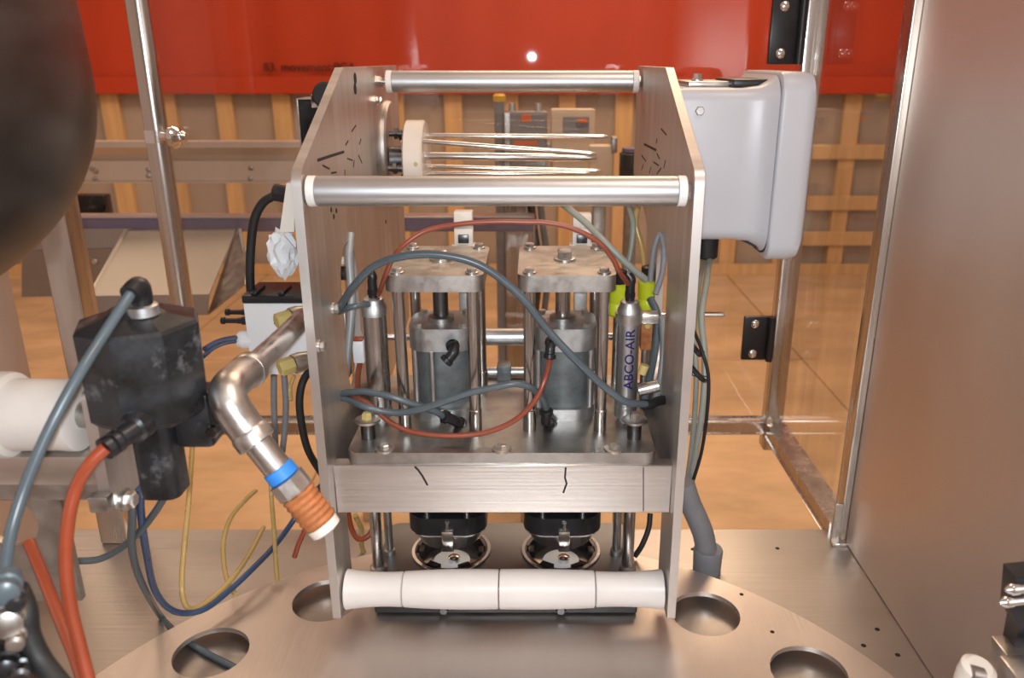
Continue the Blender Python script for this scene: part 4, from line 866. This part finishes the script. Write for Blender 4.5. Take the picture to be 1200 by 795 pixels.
# folded chute
t = thing('discharge_chute', tuple(W(180, 372, 2.2)), 'folded steel discharge chute with slanting sides behind the round left post', 'chute')
def quad(pts, th, name, par, m='sheet_steel'):
    bm = BM(); P = [W(*p) for p in pts]; n = (P[1] - P[0]).cross(P[2] - P[0]).normalized() * th
    A = [bm.verts.new(p) for p in P]; Bq = [bm.verts.new(p + n) for p in P]
    bm.faces.new(A); bm.faces.new(Bq[::-1])
    for k in range(len(P)): bm.faces.new((A[k], A[(k + 1) % len(P)], Bq[(k + 1) % len(P)], Bq[k]))
    return mk(name, bm, m, par)
quad([(150, 269, 2.54), (277, 268, 2.54), (245, 345, 2.2), (108, 347, 2.2)], .004, 'slope_sheet', t)
quad([(108, 347, 2.2), (245, 345, 2.2), (243, 369, 2.17), (94, 372, 2.17)], .004, 'front_lip', t)
quad([(277, 268, 2.54), (291, 300, 2.3), (287, 333, 2.22), (243, 369, 2.17)], .004, 'right_cheek', t, 'dull_steel')
quad([(150, 269, 2.54), (108, 347, 2.2), (94, 372, 2.17), (92, 366, 2.15), (146, 268, 2.52)], .004, 'left_cheek', t)
quad([(279, 268, 2.46), (283, 268, 2.46), (292, 332, 2.24), (288, 334, 2.24)], .006, 'edge_strip', t, 'dark_steel')
t = thing('apron_panel', tuple(W(70, 400, 2.55)), 'bright folded apron sheet left of the chute with a single bolt', 'panel')
quad([(28, 269, 2.545), (155, 268, 2.545), (160, 290, 2.52), (26, 294, 2.52)], -.003, 'upper_fold', t, 'sheet_steel')
quad([(26, 294, 2.52), (160, 290, 2.52), (160, 345, 2.52), (26, 348, 2.52)], -.003, 'sheet', t, 'sheet_steel')
q = W(112, 306, 2.52); bm = BM(); bolt(bm, q, (0, -1, 0), .010, .008, .016); mk('bolt', bm, 'galvanized', t)
# column with electrical boxes
eY = 2.7
t = thing('utility_column', tuple(W(606, 400, eY + .1)), 'bare steel column carrying conduits behind the two presses', 'column')
a = W(592, 250, eY + .1); b = W(618, 250, eY + .1)
bm = BM(); box(bm, a.x, b.x, eY + .06, eY + .13, FL, -.16, .004, 1); mk('column', bm, 'tube_steel', t)
for i, (px, r) in enumerate(((626, .014), (637, .012))):
    q = W(px, 300, eY + .08); bm = BM(); tube(bm, [(q.x, q.y, FL), (q.x, q.y, -.95), (q.x + .015, q.y - .02, -.7), (q.x - .008, q.y, -.5), (q.x - .02, q.y, -.33)], r, 10); mk('conduit', bm, ('dark_steel', 'conduit_grey')[i], t)
def ebox(px0, px1, py0, py1, name, lab, m, parts):
    A = W(px0, py0, eY); B_ = W(px1, py1, eY); t = thing(name, ((A.x + B_.x) / 2, eY, B_.z), lab, 'electrical box')
    bm = BM(); box(bm, A.x, B_.x, eY, eY + .06, B_.z, A.z, .006); bd = mk('housing', bm, m, t)
    for (nm, x0, x1, y0, y1, mm, pr) in parts:
        p = W(x0, y0, eY); q = W(x1, y1, eY); bm = BM(); box(bm, p.x, q.x, eY - pr, eY + .002, q.z, p.z, .001, 1); mk(nm, bm, mm, t)
    return t, A, B_
t, A, B_ = ebox(597, 641, 131, 198, 'switch_enclosure', 'grey electrical enclosure with an orange spot behind the spindle rods', 'grey_paint', [('door', 599, 639, 134, 196, 'grey_paint', .006), ('orange_sticker', 611, 622, 134, 143, 'orange_paint', .008), ('warning_strip', 602, 630, 165, 170, 'orange_paint', .008)])
for px in (600, 631):
    q = W(px, 129, eY); bm = BM(); cyl(bm, (q.x, eY + .03, A.z), (q.x, eY + .03, A.z + .025), .012, n=12); mk('gland', bm, 'galvanized', t)
t, A, B_ = ebox(646, 696, 128, 200, 'drive_enclosure', 'beige drive box with a small display behind the spindle rods', 'beige_paint', [('display', 660, 690, 137, 156, 'grey_paint', .008), ('orange_label', 677, 688, 139, 144, 'orange_paint', .010), ('dark_label', 675, 689, 144, 149, 'dark_steel', .010), ('terminal_cover', 648, 694, 172, 198, 'beige_paint', .012)])
bm = BM(); q = W(618, 175, eY + .08); box(bm, W(618, 175, eY + .08).x, W(690, 175, eY + .08).x, eY + .0605, eY + .085, q.z - .02, q.z + .02, .002, 1); mk('cross_arm', bm, 'dull_steel', t)
q = W(584, 112, eY); q1 = W(584, 165, eY)
t = thing('beacon_tube', (q.x, eY, q1.z), 'slim grey tube with a yellow cap beside the grey enclosure', 'beacon')
bm = BM(); cyl(bm, (q.x, eY + .08, FL), (q.x, eY + .08, q.z - .02), .018, n=20); mk('tube', bm, 'grey_paint', t)
bm = BM(); lathe(bm, (q.x, eY + .08, q.z - .022), (0, 0, 1), [(0, .02), (.018, .021), (.024, .015)], 20); mk('cap', bm, 'yellow_paint', t)
# dark purple motor between beige box and right plate
q = W(741, 190, 2.4)
t = thing('small_motor', (q.x, 2.4, q.z - .06), 'small dark motor seen low beside the right side plate, above the front bar', 'motor')
bm = BM(); lathe(bm, (q.x, 2.4, q.z - .07), (0, 0, 1), [(0, .035), (.01, .038), (.095, .038), (.1, .03)], 20); mk('body', bm, 'black_grimy', t)
bm = BM(); lathe(bm, (q.x, 2.4, q.z + .03), (0, 0, 1), [(0, .032), (.01, .032)], 20); mk('cap', bm, 'blue_beam_paint', t)
bm = BM(); cyl(bm, (q.x, 2.4, FL), (q.x, 2.4, q.z - .07), .02, n=12); mk('stand', bm, 'dull_steel', t)
q = W(704, 178, 2.45)
t = thing('beige_gearbox', (q.x, 2.45, q.z - .06), 'beige gearbox block between beige drive box and dark motor', 'gearbox')
bm = BM(); box(bm, q.x - .035, q.x + .035, 2.42, 2.48, q.z - .09, q.z + .02, .006); mk('block', bm, 'beige_paint', t)
bm = BM(); box(bm, q.x + .028, q.x + .045, 2.415, 2.47, q.z - .0, q.z + .045, .003); mk('dark_bracket', bm, 'dull_steel', t)
bm = BM(); box(bm, q.x - .02, q.x + .02, 2.44, 2.475, FL, q.z - .09, .003); mk('stand', bm, 'dull_steel', t)
